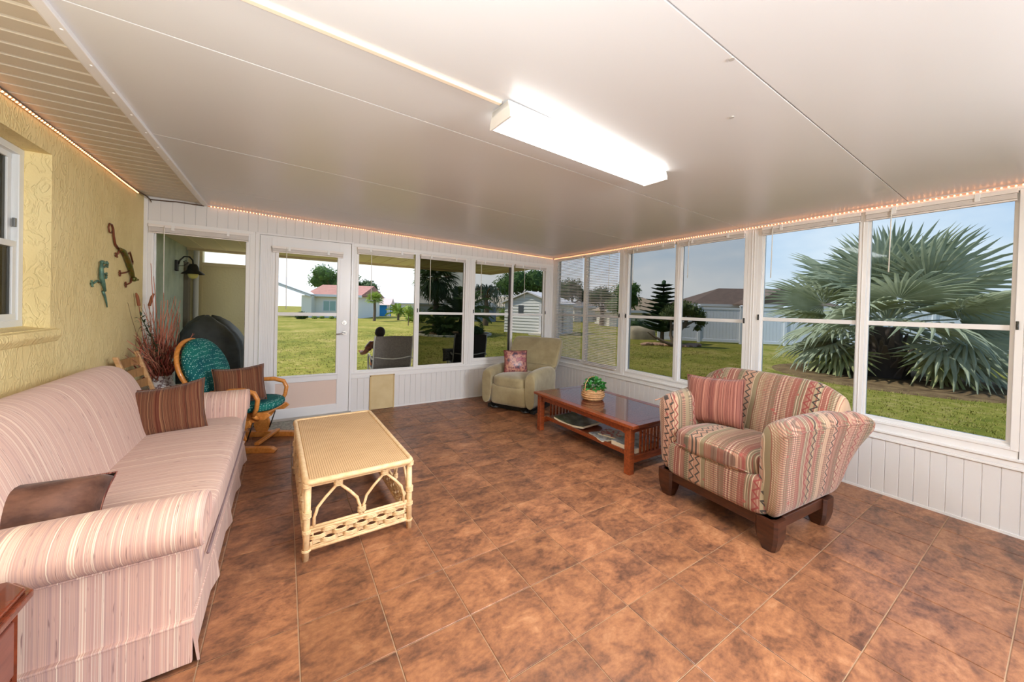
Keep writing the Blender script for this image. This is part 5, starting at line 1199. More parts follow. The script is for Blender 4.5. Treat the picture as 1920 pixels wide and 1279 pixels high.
def crown(blobs, n, size, seed=1, dens=None):
    """leafy crown: ragged dark cores wrapped in single leaves"""
    rd = random.Random(seed); mb = MB()
    tot = sum(b[3]**2 for b in blobs)
    for bx, by, bz, br in blobs:
        random.seed(seed); mb.ico((bx, by, bz), br*.72, 2, (1, 1, .85), .35)
        for _ in range(int(n*br**2/tot)):
            d = Vector((rd.gauss(0, 1), rd.gauss(0, 1), rd.gauss(0, 1))).normalized(); c = Vector((bx, by, bz))+Vector((d.x, d.y, d.z*.85))*br*rd.uniform(.62, 1.12)
            a = Vector((rd.gauss(0, 1), rd.gauss(0, 1), rd.gauss(0, 1))).normalized()*size*rd.uniform(.6, 1.3); b_ = d.cross(a).normalized()*size*.45; s = len(mb.v)
            mb.v += [tuple(c-a*.5), tuple(c+b_*.5), tuple(c+a*.5), tuple(c-b_*.5)]; mb.f.append((s, s+1, s+2, s+3))
    return mb
def tree(name, label, x, y, blobs, th, tr, lm, n=1500, size=.3, seed=1, group=None, kind_label='tree'):
    t = thing(name, label, kind_label, (x, y, GZ), 0, group)
    crown(blobs, n, size, seed).build('crown', lm, t, smooth=0, kind='stuff')
    mb = MB(); mb.tube([(0, 0, -.05), (tr*.3, 0, th*.5), (0, 0, th)], [tr*1.2, tr, tr*.75], 8)
    for b in blobs[:5]: mb.tube([(0, 0, th*.75), ((b[0])*.6, b[1]*.6, (th+b[2])*.5), (b[0], b[1], b[2])], [tr*.6, tr*.4, tr*.15], 6)
    mb.build('trunk', BARK, t, smooth=60)
    return t
# helper giving ground positions along a bearing: distance d metres ahead, bearing in metres sideways per metre ahead
FW = Vector((math.sin(YAW), math.cos(YAW), 0)); RT = Vector((math.cos(YAW), -math.sin(YAW), 0))
def at(u, d): p = FW*d+RT*u*d; return p.x, p.y

# fan leaf for palms
def fan_leaf(R_, nseg=30, spread=115, pet=1.0, split=.48, droop=.25, seed=0, pr=.022):
    rd = random.Random(seed); mb = MB(); mb.tube([(0, 0, 0), (0, pet*.5, .03), (0, pet, .0)], [pr*1.4, pr, pr*.7], 5)
    A = math.radians(spread)
    for k in range(nseg):
        th = -A+2*A*(k+.5)/nseg; hw = A/nseg; r = R_*(1-.30*(abs(th)/A)**2)*rd.uniform(.93, 1.05)
        dr = droop*rd.uniform(.7, 1.4)
        def pt(rr_, t_, lift=0):
            q = rr_/R_; return (rr_*math.sin(t_), pet+rr_*math.cos(t_), .10*R_*math.sin(q*PI*.55)-dr*R_*q**3+lift-.16*R_*q*abs(math.sin(t_)))
        rm = r*split; s = len(mb.v); l1 = .020*R_
        mb.v += [pt(.02, th), pt(rm, th-hw, -l1*.6), pt(rm, th, l1), pt(rm, th+hw, -l1*.6), pt(r*.78, th-hw*.42, -l1*.4), pt(r*.78, th, l1*.7), pt(r*.78, th+hw*.42, -l1*.4), pt(r, th+rd.uniform(-.04, .04))]
        mb.f += [(s, s+1, s+2), (s, s+2, s+3), (s+1, s+4, s+5, s+2), (s+2, s+5, s+6, s+3), (s+4, s+7, s+5), (s+5, s+7, s+6)]
    return mb
SILV = leafy(pmat('silver_palm_leaf', sr(190, 194, 168), .5, .3, var=(sr(142, 150, 118), 1.2, (1, 1, 1))), .4)
OLDF = pmat('dry_palm_leaf', sr(150, 146, 88), .7, .2)
px_, py_ = 12.9, 2.55
bis = thing('silver_fan_palm', 'huge silver-blue fan palm with a short dark trunk, outside the right windows', 'palm', (px_, py_, GZ), 0)
mb = MB(); mb.tube([(0, 0, -.05), (0, 0, .35), (0, 0, .8), (0, 0, 1.3)], [.48, .42, .34, .22], 14); mb.build('trunk', pmat('dark_palm_trunk', sr(64, 52, 46), .9, bump=(14, .9)), bis, smooth=60)
bo = None; rd = random.Random(8)
for k in range(46):
    if bo is None: mb = MB(); mb.loft([[(-.09, 0, 0), (.09, 0, 0), (.08, .03, 0), (-.08, .03, 0)], [(-.06, .10, .18), (.06, .10, .18), (.05, .13, .17), (-.05, .13, .17)], [(-.03, .26, .36), (.03, .26, .36), (.02, .275, .35), (-.02, .275, .35)]]); bo = mb.build('leaf_base', pmat('dead_leaf_base', sr(92, 78, 70), .85), bis, smooth=0)
    else: bo = copy_of(bo, bis)
    a = rd.uniform(0, 2*PI); z = rd.uniform(.0, .95); r = .44-.2*z/1.2; bo.location = (r*math.cos(a)*.9, r*math.sin(a)*.9, z); bo.rotation_euler = (rd.uniform(-.2, .5), 0, a-PI/2); s_ = rd.uniform(.8, 1.3); bo.scale = (s_, s_, s_)
var = [fan_leaf(1.55, 30, 118, 1.20, .50, .08, 1), fan_leaf(1.50, 28, 112, 1.15, .46, .16, 2), fan_leaf(1.35, 28, 120, 1.0, .5, .34, 3), fan_leaf(1.52, 30, 108, 1.2, .52, .12, 4)]
meshes = [None]*4
fr_list = []
ga = 2.399963
for k in range(30):
    q = k/29; el = math.radians(84-q*96); az = k*ga+.4; fr_list.append((az, el, .86+.14*min(1, q*2.2), rd.uniform(-.6, .6)))
for az in (1.55, 1.95, -1.5, -1.85, -1.0, .2, 1.0): fr_list.append((az, math.radians(rd.uniform(-34, -20)), .95, rd.uniform(-.3, .3)))
for k, (az, el, s_, tw) in enumerate(fr_list):
    v = k % 4 if k < 24 else (2 if k % 2 else 1)
    if meshes[v] is None: o = var[v].build('palm_frond', SILV, bis, smooth=0); meshes[v] = o
    else: o = copy_of(meshes[v], bis)
    d = Vector((math.cos(az)*math.cos(el), math.sin(az)*math.cos(el), math.sin(el)))
    upv = Vector((0, 0, 1)) if el < 1.45 else Vector((1, 0, 0))
    side = d.cross(upv).normalized(); nrm = side.cross(d).normalized()
    M = Matrix((side, d, nrm)).transposed().to_4x4() @ Matrix.Rotation(tw, 4, 'Y')
    o.rotation_euler = M.to_euler(); o.location = (d.x*.12, d.y*.12, 1.42+.12*d.z-.1*(k/38)); o.scale = (s_, s_, s_)
# low old fronds with green-gold drooping leaves
for k in range(5):
    az = (1.9, 2.2, -1.3, -1.75, 1.5)[k]; el = math.radians(-32-6*(k % 3)); o = copy_of(meshes[2], bis); o.data = o.data.copy() if k == 0 else oldm; oldm = o.data
    if k == 0: o.data.materials.clear(); o.data.materials.append(leafy(pmat('gold_green_leaf', sr(156, 164, 104), .55, .3, var=(sr(196, 190, 136), 2, (1, 1, 1))), .4))
    o.name = 'old_frond'
    d = Vector((math.cos(az)*math.cos(el), math.sin(az)*math.cos(el), math.sin(el))); side = d.cross(Vector((0, 0, 1))).normalized(); nrm = side.cross(d)
    o.rotation_euler = Matrix((side, d, nrm)).transposed().to_euler(); o.location = (0, 0, 1.12); o.scale = (.92, .92, .92)
MULCH = pmat('mulch_soil', sr(92, 72, 52), .95, .05, var=(sr(130, 106, 76), 3, (1, 1, 1)), bump=(12, .9))
mb = MB(); mb.lathe([(2.5, 0), (2.3, .025), (1.2, .05), (.1, .06)], (0, 0, 0), 40); o = mb.build('mulch_bed', MULCH, smooth=60); o.location = (px_+.1, py_-.1, GZ-.005)
tag(o, 'bare brown mulch bed beneath the silver fan palm', 'soil', kind='stuff')

def palm(name, label, x, y, H, R_, n, leafm, tr=.16, seed=1, el0=80, el1=-60, pet=.7, group=None, droop=.35, cat='palm'):
    t = thing(name, label, cat, (x, y, GZ), 0, group); rd = random.Random(seed)
    mb = MB(); mb.tube([(0, 0, -.05), (.04, 0, H*.5), (0, 0, H)], [tr*1.15, tr, tr*.9], 10); mb.build('trunk', BARK, t, smooth=60)
    f0 = None
    for k in range(n):
        if f0 is None: f0 = fan_leaf(R_, 20, 120, pet, .42, droop, seed, .014).build('palm_frond', leafm, t, smooth=0); o = f0
        else: o = copy_of(f0, t)
        q = (k+.5)/n; el = math.radians(el0+(el1-el0)*q+rd.uniform(-6, 6)); az = k*ga+rd.uniform(-.2, .2)
        d = Vector((math.cos(az)*math.cos(el), math.sin(az)*math.cos(el), math.sin(el))); side = d.cross(Vector((.01, 0, 1))).normalized(); nrm = side.cross(d)
        o.rotation_euler = Matrix((side, d, nrm)).transposed().to_euler(); o.location = (0, 0, H)
    return t
def feather(L_, n=26, droop=.55, lw=.05, ll=.42, seed=0):
    rd = random.Random(seed); mb = MB()
    def R(q): return Vector((0, L_*q*(1-.18*q*q), L_*(.30*q-droop*q*q)))
    mb.tube([R(k/8) for k in range(9)], [.018*(1-.8*k/8) for k in range(9)], 4)
    for k in range(n):
        q = .14+.86*k/(n-1); p = R(q); l = ll*math.sin(PI*(.15+.8*q*.95))**.6
        for s in (-1, 1):
            d = Vector((s*.8, .55, -.25+rd.uniform(-.15, .15))).normalized()*l; s0_ = len(mb.v); w3 = Vector((0, lw*.5, 0))
            mb.v += [tuple(p-w3), tuple(p+w3), tuple(p+d*.6+w3*.8+Vector((0, 0, .01))), tuple(p+d+Vector((0, 0, -.25*l)))]; mb.f.append((s0_, s0_+1, s0_+2, s0_+3))
    return mb
def feather_palm(name, label, x, y, H, L_, n, leafm, tr=.08, seed=1, el0=85, el1=10, group=None, cat='palm', droop=.55, ll=.42):
    t = thing(name, label, cat, (x, y, GZ), 0, group); rd = random.Random(seed)
    mb = MB(); mb.tube([(0, 0, -.05), (0, 0, H)], [tr*1.2, tr], 8); mb.build('trunk', BARK, t, smooth=60)
    f0 = None
    for k in range(n):
        if f0 is None: f0 = feather(L_, seed=seed, droop=droop, ll=ll).build('palm_frond', leafm, t, smooth=0); o = f0
        else: o = copy_of(f0, t)
        q = (k+.5)/n; el = math.radians(el0+(el1-el0)*q); az = k*ga+rd.uniform(-.3, .3)
        o.rotation_euler = (el-.3, 0, az); o.location = (0, 0, H); s_ = rd.uniform(.8, 1.1); o.scale = (s_, s_, s_)
    return t
DKG = leafy(pmat('deep_green_frond', sr(70, 94, 52), .5, .35, var=(sr(98, 120, 66), 2, (1, 1, 1))))
# palm island seen through the dark window
ix, iy = 7.3, 18.3
mb = MB(); mb.lathe([(2.0, 0), (1.9, .04), (.5, .07), (.05, .07)], (0, 0, 0), 40); o = mb.build('mulch_bed', MULCH, smooth=60); o.location = (ix+.6, iy, GZ-.01); tag(o, 'round red-brown mulch bed of the palm island', 'soil', kind='stuff')
cb_ = thing('garden_curb', 'pale concrete curb ringing the palm island', 'curb', (ix+.6, iy, GZ), 0)
CURB = pmat('pale_curb', sr(206, 196, 176), .85)
c0 = None
for k in range(44):
    if c0 is None: c0 = MB().box(-.135, .135, -.06, .06, -.02, .10).build('curb_block', CURB, cb_, smooth=0, bevel=.012)
    else: c0 = copy_of(c0, cb_)
    a = 2*PI*k/44; c0.location = (2.0*math.cos(a), 2.0*math.sin(a), random.uniform(-.008, .008)); c0.rotation_euler = (0, 0, a+PI/2)
palm('cabbage_palm', 'tall cabbage palm with a round drooping head on the curbed island', 6.9, 18.6, 3.0, .85, 34, DKG, .15, 4, 70, -75, .55, droop=.5)
feather_palm('feather_palm', 'bushy feather palm with many arching fronds on the curbed island', 8.3, 18.3, .9, 2.3, 26, DKG, .12, 5, 88, 20)
feather_palm('feather_palm', 'low feathery palm at the left edge of the curbed island', 7.1, 17.7, .25, 1.5, 18, DKG, .08, 6, 80, 15)
def shrub(label, x, y, r, lm, n=500, size=.12, seed=1, grp=None, h=.7):
    t = thing('shrub', label, 'shrub', (x, y, GZ), 0, grp)
    crown([(0, 0, r*h, r), (r*.6, .1, r*.5, r*.6), (-r*.6, -.1, r*.5, r*.6)], n, size, seed).build('foliage', lm, t, smooth=0, kind='stuff')
    mb = MB()
    for k in range(5): a = k*1.26; mb.tube([(0, 0, -.05), (r*.3*math.cos(a), r*.3*math.sin(a), r*.5)], [.03, .015], 5)
    mb.build('stem', BARK, t, smooth=60); return t
shrub('rounded dark shrub in the mulch of the curbed island', 6.9, 17.3, .45, LF2, 600, .10, 2)
shrub('low spreading shrub at the right of the curbed island', 8.9, 17.4, .38, LF2, 500, .10, 3)
# distant trees on the left and centre
def blobs(seed, w3, h0, h1, n, r0, r1):
    rd = random.Random(seed); return [(rd.uniform(-w3, w3), rd.uniform(-w3*.6, w3*.6), rd.uniform(h0, h1), rd.uniform(r0, r1)) for _ in range(n)]
def bear(px): return (px-960)/670.6
x, y = at(bear(626), 62); tree('oak_tree', 'rounded oak tree rising behind the pink-roofed house', x, y, blobs(3, 4.2, 4.6, 6.6, 9, 1.4, 2.2), 4, .35, LF1, 2600, .42, 3)
x, y = at(bear(672), 72); tree('oak_tree', 'dense dark tree at the right end of the pink-roofed house', x, y, blobs(4, 2.5, 2.5, 6.0, 7, 1.5, 2.1), 3, .3, LF2, 2200, .42, 4)
x, y = at(bear(702), 33); palm('cabbage_palm', 'slim cabbage palm standing in front of the blue wall', x, y, 1.9, .55, 22, LF3, .12, 7, 85, -20, .4)
x, y = at(bear(747), 36); feather_palm('feather_palm', 'small yellow-green palm right of the blue wall', x, y, .8, 1.3, 14, LF3, .1, 8, 80, 5)
x, y = at(bear(766), 27); tree('young_tree', 'young staked tree on the bright lawn', x, y, [(0, 0, 1.2, .45), (.2, 0, .9, .35)], 1.1, .03, LF3, 500, .12, 5)
x, y = at(bear(781), 32); shrub('yellow-green bush beside the open window mullion', x, y, .9, LF3, 700, .18, 7)
x, y = at(bear(910), 30)
wl = thing('weeping_tree', 'weeping tree with hanging grey-green foliage behind the blue shed', 'tree', (x, y, GZ), 0)
mb = MB(); mb.tube([(0, 0, -.1), (.15, 0, 1.4), (-.1, 0, 2.7)], [.28, .22, .14], 8)
for k in range(7): a = k*.9; mb.tube([(0, 0, 2.0), (.6*math.cos(a), .6*math.sin(a), 2.9), (1.2*math.cos(a), 1.2*math.sin(a), 3.1)], [.12, .07, .03], 6)
mb.build('trunk', BARK, wl, smooth=60)
rd = random.Random(4); mb = MB()
for k in range(110):
    a = rd.uniform(0, 2*PI); r = rd.uniform(.3, 1.75); z0 = 3.4-.25*r+rd.uniform(-.2, .3); L_ = rd.uniform(.6, 2.0)*(.4 if r < .8 else 1)
    for j in range(12):
        q = j/12; c = Vector((r*math.cos(a)+rd.uniform(-.08, .08), r*math.sin(a)+rd.uniform(-.08, .08), z0-L_*q)); s = len(mb.v)
        mb.v += [tuple(c), tuple(c+Vector((rd.uniform(.03, .09), rd.uniform(-.04, .04), -.10))), tuple(c+Vector((0, 0, -.24)))]; mb.f.append((s, s+1, s+2))
mb.build('crown', pmat('weeping_leaf', sr(96, 108, 80), .7, var=(sr(66, 80, 56), 2, (1, 1, 1))), wl, smooth=0, kind='stuff')
x, y = at(bear(950), 46); shrub('long low hedge between the blue shed and the white shed', x, y, 1.1, LF3, 900, .22, 8)
x, y = at(bear(905), 52); shrub('far green bushes left behind the blue shed', x, y, 1.3, LF1, 900, .22, 9)
x, y = at(bear(985), 42); tree('oak_tree', 'wide bright green tree top rising behind the white shed', x, y, [(-2.6, 0, 4.0, 1.6), (-1, .5, 4.6, 1.9), (1, 0, 4.8, 1.9), (3, .3, 4.6, 1.8), (4.6, 0, 4.0, 1.5)], 3, .35, LF1, 3000, .36, 11)
x, y = at(bear(1072), 50); tree('oak_tree', 'grey-green tree row behind the right end of the white shed roof', x, y, [(-2, 0, 3.6, 1.6), (0, 0, 4.4, 1.7), (2.4, 0, 3.5, 1.4), (4.4, 0, 2.8, 1.2)], 2.6, .3, LF2, 2600, .34, 12)
x, y = at(bear(1128), 36); tree('oak_tree', 'small tree seen through the lowered blind left of the tall one', x, y, [(-1, 0, 2.7, .9), (0, 0, 3.1, 1.0), (1.0, 0, 2.6, .9)], 2, .2, LF2, 1500, .26, 13)
x, y = at(bear(1177), 27); tree('young_tree', 'light green tree between the blinds and the conical pine', x, y, [(-1.3, 0, 1.9, .8), (-.7, 0, 2.9, .8), (.0, 0, 3.0, .9), (.55, .2, 2.3, .8), (.5, 0, 3.3, .55)], 1.6, .12, LF1, 2600, .18, 14)

# ---- conical pine with tiers
pt_ = thing('conical_pine', 'dark green conical pine with tiered branches by the fence', 'tree', (15.55, 10.75, GZ), 0)
mb = MB(); mb.tube([(0, 0, -.05), (0, 0, 2.9)], [.10, .03], 8); mb.build('trunk', BARK, pt_, smooth=60)
rd = random.Random(6); mb = MB()
for z in [.55+.2*k for k in range(12)]:
    R_ = 1.28*(1-(z-.3)/3.1)+.12; n = 12 if z < 2.2 else 8
    for k in range(n):
        a = 2*PI*k/n+rd.uniform(-.25, .25)+z; e = Vector((math.cos(a), math.sin(a), .28)); e *= R_*rd.uniform(.8, 1.1)
        mb.tube([(0, 0, z), (e.x*.5, e.y*.5, z+e.z*.4), (e.x, e.y, z+e.z*.9)], [.02, .015, .005], 4)
        for j in range(14):
            q = .2+.8*j/13; c = Vector((e.x*q, e.y*q, z+e.z*q*.9))
            for s in (-1, 1):
                d = (Vector((-math.sin(a)*s, math.cos(a)*s, .12))+e.normalized()*.7).normalized()*(.30*(1.15-q)+.08); s0_ = len(mb.v); w3 = Vector((0, 0, .028))
                mb.v += [tuple(c-w3), tuple(c+d), tuple(c+w3)]; mb.f.append((s0_, s0_+1, s0_+2)); s0_ = len(mb.v); w4 = e.normalized()*.035
                mb.v += [tuple(c-w4), tuple(c+d), tuple(c+w4)]; mb.f.append((s0_, s0_+1, s0_+2))
mb.tube([(0, 0, 2.6), (0, 0, 3.05)], [.05, .01], 5); mb.ico((0, 0, 2.95), .11, 1, (1, 1, 1.6), .4)
mb.build('crown', pmat('pine_needle', sr(44, 66, 44), .7, .2, var=(sr(66, 92, 56), 2, (1, 1, 1))), pt_, smooth=0, kind='stuff')
# ---- gnarled small tree in front
gt = thing('gnarled_tree', 'small gnarled broad-leaved tree with forked leaning trunks in the yard', 'tree', (14.55, 9.45, GZ), 0)
RTv = Vector((RT.x, RT.y, 0)); Zv = Vector((0, 0, 1)); mb = MB()
def gp(u, z, d=0): p = RTv*u+FW*d+Zv*z; return (p.x, p.y, p.z)
mb.tube([gp(0, -.05), gp(.03, .25), gp(.22, .7), gp(.50, 1.15), gp(.62, 1.45)], [.14, .11, .085, .07, .04], 8)
mb.tube([gp(0, .1), gp(-.12, .5, .1), gp(-.10, .95, .1), gp(-.2, 1.4, .1)], [.10, .07, .055, .03], 8)
mb.tube([gp(0, .08), gp(-.4, .2), gp(-.85, .42, .1), gp(-1.15, .62, .1)], [.10, .065, .05, .02], 8)
mb.tube([gp(.3, .85), gp(.65, 1.05), gp(.95, 1.2), gp(1.15, .95)], [.06, .04, .03, .015], 6)
mb.tube([gp(-.10, .8), gp(.15, 1.2, .2), gp(.2, 1.6, .2)], [.05, .035, .02], 6)
mb.build('trunk', BARK, gt, smooth=60)
bl = [(-.1, 1.55, .1, .42), (.25, 1.75, 0, .45), (.65, 1.65, 0, .42), (1.0, 1.45, 0, .36), (1.15, 1.15, 0, .28), (.3, 1.35, .2, .36), (1.0, .85, 0, .17), (-.35, 1.35, .1, .3)]
crown([(*gp(u, z, d)[:3], r) for u, z, d, r in bl], 2400, .11, 9).build('crown', leafmat('olive_leaf', sr(64, 78, 40), sr(108, 120, 66)), gt, smooth=0, kind='stuff')
STN = pmat('pinkish_stone', sr(176, 140, 116), .9, .1, bump=(14, .6)); s0 = None
rock_labels = 0
rb = thing('stone_border', 'uneven pinkish stone border at the foot of the gnarled tree', 'border', (14.6, 9.8, GZ), 0)
rd = random.Random(2)
for k in range(16):
    if s0 is None: mb = MB(); random.seed(4); mb.ico((0, 0, 0), .14, 2, (1.4, 1, .7), .25); s0 = mb.build('stone', STN, rb, smooth=30)
    else: s0 = copy_of(s0, rb)
    p = RTv*(-1.1+.17*k)+FW*(.25*math.sin(k*.5)); s0.location = (p.x, p.y, .04); s0.rotation_euler = (0, rd.uniform(-.2, .2), rd.uniform(0, 6)); s_ = rd.uniform(.7, 1.2); s0.scale = (s_, s_, s_)
# ---- pale tarp-covered mound
rings = []
for z, r in ((0, 1.0), (.15, 1.02), (.45, .98), (.62, .88), (.72, .6), (.74, .2)):
    rings.append([(r*.78*math.copysign(abs(math.cos(a))**.6, math.cos(a))*(1+.04*math.sin(5*a)), r*.5*math.copysign(abs(math.sin(a))**.6, math.sin(a)), z) for a in [2*PI*q/28 for q in range(28)]])
mb = MB(); mb.loft(rings); o = mb.build('covered_mound', pmat('tan_tarp', sr(184, 168, 140), .8, var=(sr(150, 134, 112), 2, (1, 1, 1)), bump=(5, .6)), smooth=60); o.location = (16.7, 12.9, GZ-.02); o.rotation_euler = (0, 0, -YAW)
tag(o, 'low tan tarp-covered mound on the lawn left of the conical pine', 'mound')

# ---- white vinyl fence, planks one by one
VIN = pmat('vinyl_fence_white', sr(222, 222, 226), .5, .3)
fn = thing('vinyl_fence', 'tall white vinyl privacy fence across the back yard on the right', 'fence', (16.9, 11.9, GZ), 0)
fa, fb = Vector((16.9, 11.9, 0)), Vector((23.6, 4.9, 0)); dv = (fb-fa).normalized(); ang = math.atan2(dv.y, dv.x); nfn = 3
pk = pp = rl = cp = None; Lf = 1.95; x = 0; i = 0
segs = 9
for i in range(segs):
    if pp is None: mb = MB(); mb.box(-.065, .065, -.065, .065, -.05, 1.90); pp = mb.build('fence_post', VIN, fn, smooth=0, bevel=.008)
    else: pp = copy_of(pp, fn)
    base = dv*(i*Lf); pp.location = base; pp.rotation_euler = (0, 0, ang)
    if cp is None: mb = MB(); mb.loft([[(-.08, -.08, 1.90), (.08, -.08, 1.90), (.08, .08, 1.90), (-.08, .08, 1.90)], [(-.08, -.08, 1.93), (.08, -.08, 1.93), (.08, .08, 1.93), (-.08, .08, 1.93)], [(-.01, -.01, 1.98), (.01, -.01, 1.98), (.01, .01, 1.98), (-.01, .01, 1.98)]]); cp = mb.build('post_cap', VIN, fn, smooth=0)
    else: cp = copy_of(cp, fn)
    cp.location = base; cp.rotation_euler = (0, 0, ang)
    if rl is None: mb = MB(); mb.box(.065, Lf-.065, -.03, .03, 1.72, 1.84); mb.box(.065, Lf-.065, -.03, .03, .06, .2); rl = mb.build('fence_rail', VIN, fn, smooth=0, bevel=.004)
    else: rl = copy_of(rl, fn)
    rl.location = base; rl.rotation_euler = (0, 0, ang)
    for k in range(12):
        if pk is None: pk = MB().box(-.072, .072, -.012, .012, .18, 1.74).build('fence_plank', VIN, fn, smooth=0)
        else: pk = copy_of(pk, fn)
        pk.location = base+dv*(.14+k*.152); pk.rotation_euler = (0, 0, ang)

# ---- houses
def house(label, x, y, rz, W, D, H, rh, wallm, roofm, wins=(), hip=False, over=.4, gable=False, name='house'):
    t = thing(name, label, 'house', (x, y, GZ), rz)
    MB().box(-W/2, W/2, 0, D, -.1, H).build('wall', wallm, t, smooth=0)
    mb = MB(); o = over
    if hip:
        k = min(W, D)/2; mb.add([(-W/2-o, -o, H), (W/2+o, -o, H), (W/2+o, D+o, H), (-W/2-o, D+o, H), (-W/2+k, D/2, H+rh), (W/2-k, D/2, H+rh)], [(0, 1, 5, 4), (1, 2, 5), (2, 3, 4, 5), (3, 0, 4), (0, 3, 2, 1)])
    elif gable: mb.prism([(-W/2-o, H), (W/2+o, H), (W/2+o, H+.1), (0, H+rh), (-W/2-o, H+.1)], 'y', -o, D+o)
    else: mb.prism([(-o, H), (D+o, H), (D+o, H+.1), (D/2, H+rh), (-o, H+.1)], 'x', -W/2-o, W/2+o)
    mb.build('roof', roofm, t, smooth=0)
    mb = MB(); mb.box(-W/2-o-.02, W/2+o+.02, -o-.03, -o, H-.14, H+.10); mb.build('fascia', WHITE2, t, smooth=0)
    for wx, wz, ww, wh in wins:
        f = MB(); f.box(wx-ww/2-.06, wx+ww/2+.06, -.05, .02, wz-wh/2-.06, wz+wh/2+.06); fo = f.build('window', WHITE2, t, smooth=0)
        for s in (-1, 1): MB().box(wx+s*ww/4-ww/4+.03, wx+s*ww/4+ww/4-.03, -.06, -.045, wz-wh/2, wz+wh/2).build('pane', pmat('house_pane', sr(130, 160, 150), .15, .6), fo, smooth=0)
    return t
CRW = pmat('cream_wall', sr(222, 216, 202), .8); PKR = pmat('pink_shingle', sr(166, 116, 104), .85, var=(sr(148, 100, 90), 3, (1, 1, 1))); BRR = pmat('brown_shingle', sr(112, 92, 80), .9, var=(sr(96, 78, 68), 3, (1, 1, 1)))
x, y = at(bear(628), 38); hs = house('cream house with a pink shingle roof and an open carport', x, y, -YAW*.9, 5.0, 7, 2.35, 1.3, CRW, PKR, [(-.55, 1.25, 1.3, 1.0)])
mb = MB(); mb.prism([(-9, 4.75), (-2.0, 2.35), (-2.0, 2.15), (-9, 4.5)], 'y', -1.2, -1.0); mb.prism([(-9, 4.85), (-1.9, 2.42), (-1.9, 2.35), (-9, 4.75)], 'y', -1.25, 5); mb.build('carport_roof', WHITE2, hs, smooth=0)
mb = MB(); mb.box(-3.0, -2.0, -.9, 0, -.1, 2.3); mb.build('carport_wall', CRW, hs, smooth=0)
mb = MB(); mb.box(-6.3, -6.2, -1.1, -1.0, -.1, 3.6); mb.build('carport_post', WHITE2, hs, smooth=0)
x, y = at(bear(566), 33); shrub('spiky dark shrub with a pale stone on the lawn near the carport', x, y, .45, LF2, 500, .2, 15)
for k, (px2, d) in enumerate(((590, 34), (604, 35), (622, 35), (634, 34))):
    x, y = at(bear(px2), d); shrub(('leftmost', 'second from the left', 'third from the left', 'rightmost')[k]+' of the small plants in the bed before the pink-roofed house', x, y, .22, LF3, 160, .1, 20+k, 'bedding plants before the pink-roofed house')
x, y = at(bear(706), 47)
bw = thing('blue_shed', 'bright blue shed wall with white corner posts across the lawn', 'shed', (x, y, GZ), -YAW*.9)
MB().box(-1.45, 1.45, 0, 1.5, -.1, 1.45).build('wall', pmat('bright_blue', sr(20, 128, 196), .6), bw, smooth=0)
for s in (-1, 1): MB().box(s*1.5-.16, s*1.5+.16, -.1, .2, -.1, 1.6).build('corner_post', WHITE2, bw, smooth=0)
mb = MB(); mb.prism([(-.3, 1.5), (1.8, 1.5), (.8, 2.4)], 'x', -1.9, 1.9); mb.build('roof', pmat('pale_pink_roof', sr(206, 180, 172), .8), bw, smooth=0)
x, y = at(bear(764), 70); house('far white house with a pale roof right of the blue shed', x, y, -YAW, 13, 8, 1.9, 1.5, WHITE2, pmat('pale_roof', sr(214, 204, 196), .8))
x, y = at(bear(948), 60); house('far house with a pale tan roof behind the hedge', x, y, -YAW, 12, 8, 1.6, 1.9, CRW, pmat('tan_roof', sr(196, 180, 158), .85))
x, y = at(bear(908), 38)
bs = house('small blue-grey shed with a white roof under the weeping tree', x, y, -YAW, 2.3, 2.6, 1.7, .65, pmat('blue_grey_siding', sr(128, 140, 152), .7), WHITE2, [(-.3, 1.0, .6, .6)], gable=True, over=.15)
x, y = at(bear(1150), 46); house('far low house with a flat grey roof seen through the lowered blind', x, y, -YAW, 10, 6, 1.9, .7, CRW, pmat('grey_roof', sr(120, 112, 106), .85))
x, y = at(bear(1150), 40)
cr_ = thing('parked_car', 'dark parked car seen through the second lowered blind', 'car', (x, y, GZ), -YAW)
mb = MB(); mb.prism([(-2.1, .3), (2.1, .3), (2.15, .75), (1.5, .85), (.9, 1.35), (-1.0, 1.38), (-1.7, .9), (-2.1, .8)], 'y', -.85, .85); mb.build('car_body', pmat('car_paint_dark', sr(50, 58, 70), .25), cr_, smooth=0, bevel=.06)
mb = MB(); mb.prism([(1.35, .88), (.85, 1.28), (-.95, 1.30), (-1.5, .92)], 'y', -.87, -.84); mb.build('car_window', pmat('car_glass', sr(24, 28, 34), .1), cr_, smooth=0)
for s in (-1.3, 1.3):
    mb = MB(); mb.tube([(s, -.86, .32), (s, -.66, .32)], .32, 16); mb.build('wheel', BLK, cr_, smooth=40)
x, y = at(bear(1300)+.20, 34); house('brown-roofed house behind the white vinyl fence', x, y, -YAW-.12, 13, 8, 2.3, 1.9, pmat('pale_grey_wall', sr(206, 204, 200), .8), BRR, hip=True, over=.6)
x, y = at(bear(1462), 30.5); house('white gabled house wing between the fence and the silver palm', x, y, -YAW-.12, 4.2, 2.4, 2.3, 1.5, WHITE2, BRR, gable=True)
x, y = at(bear(1212), 34); house('low tan-roofed house glimpsed behind the conical pine', x, y, -YAW, 7, 6, 1.5, 1.5, CRW, pmat('tan_roof_dim', sr(160, 140, 116), .85), hip=True)
x, y = at(bear(1192), 24); shrub('dark bush beside the tan mound left of the conical pine', x, y, .7, LF2, 900, .14, 31)

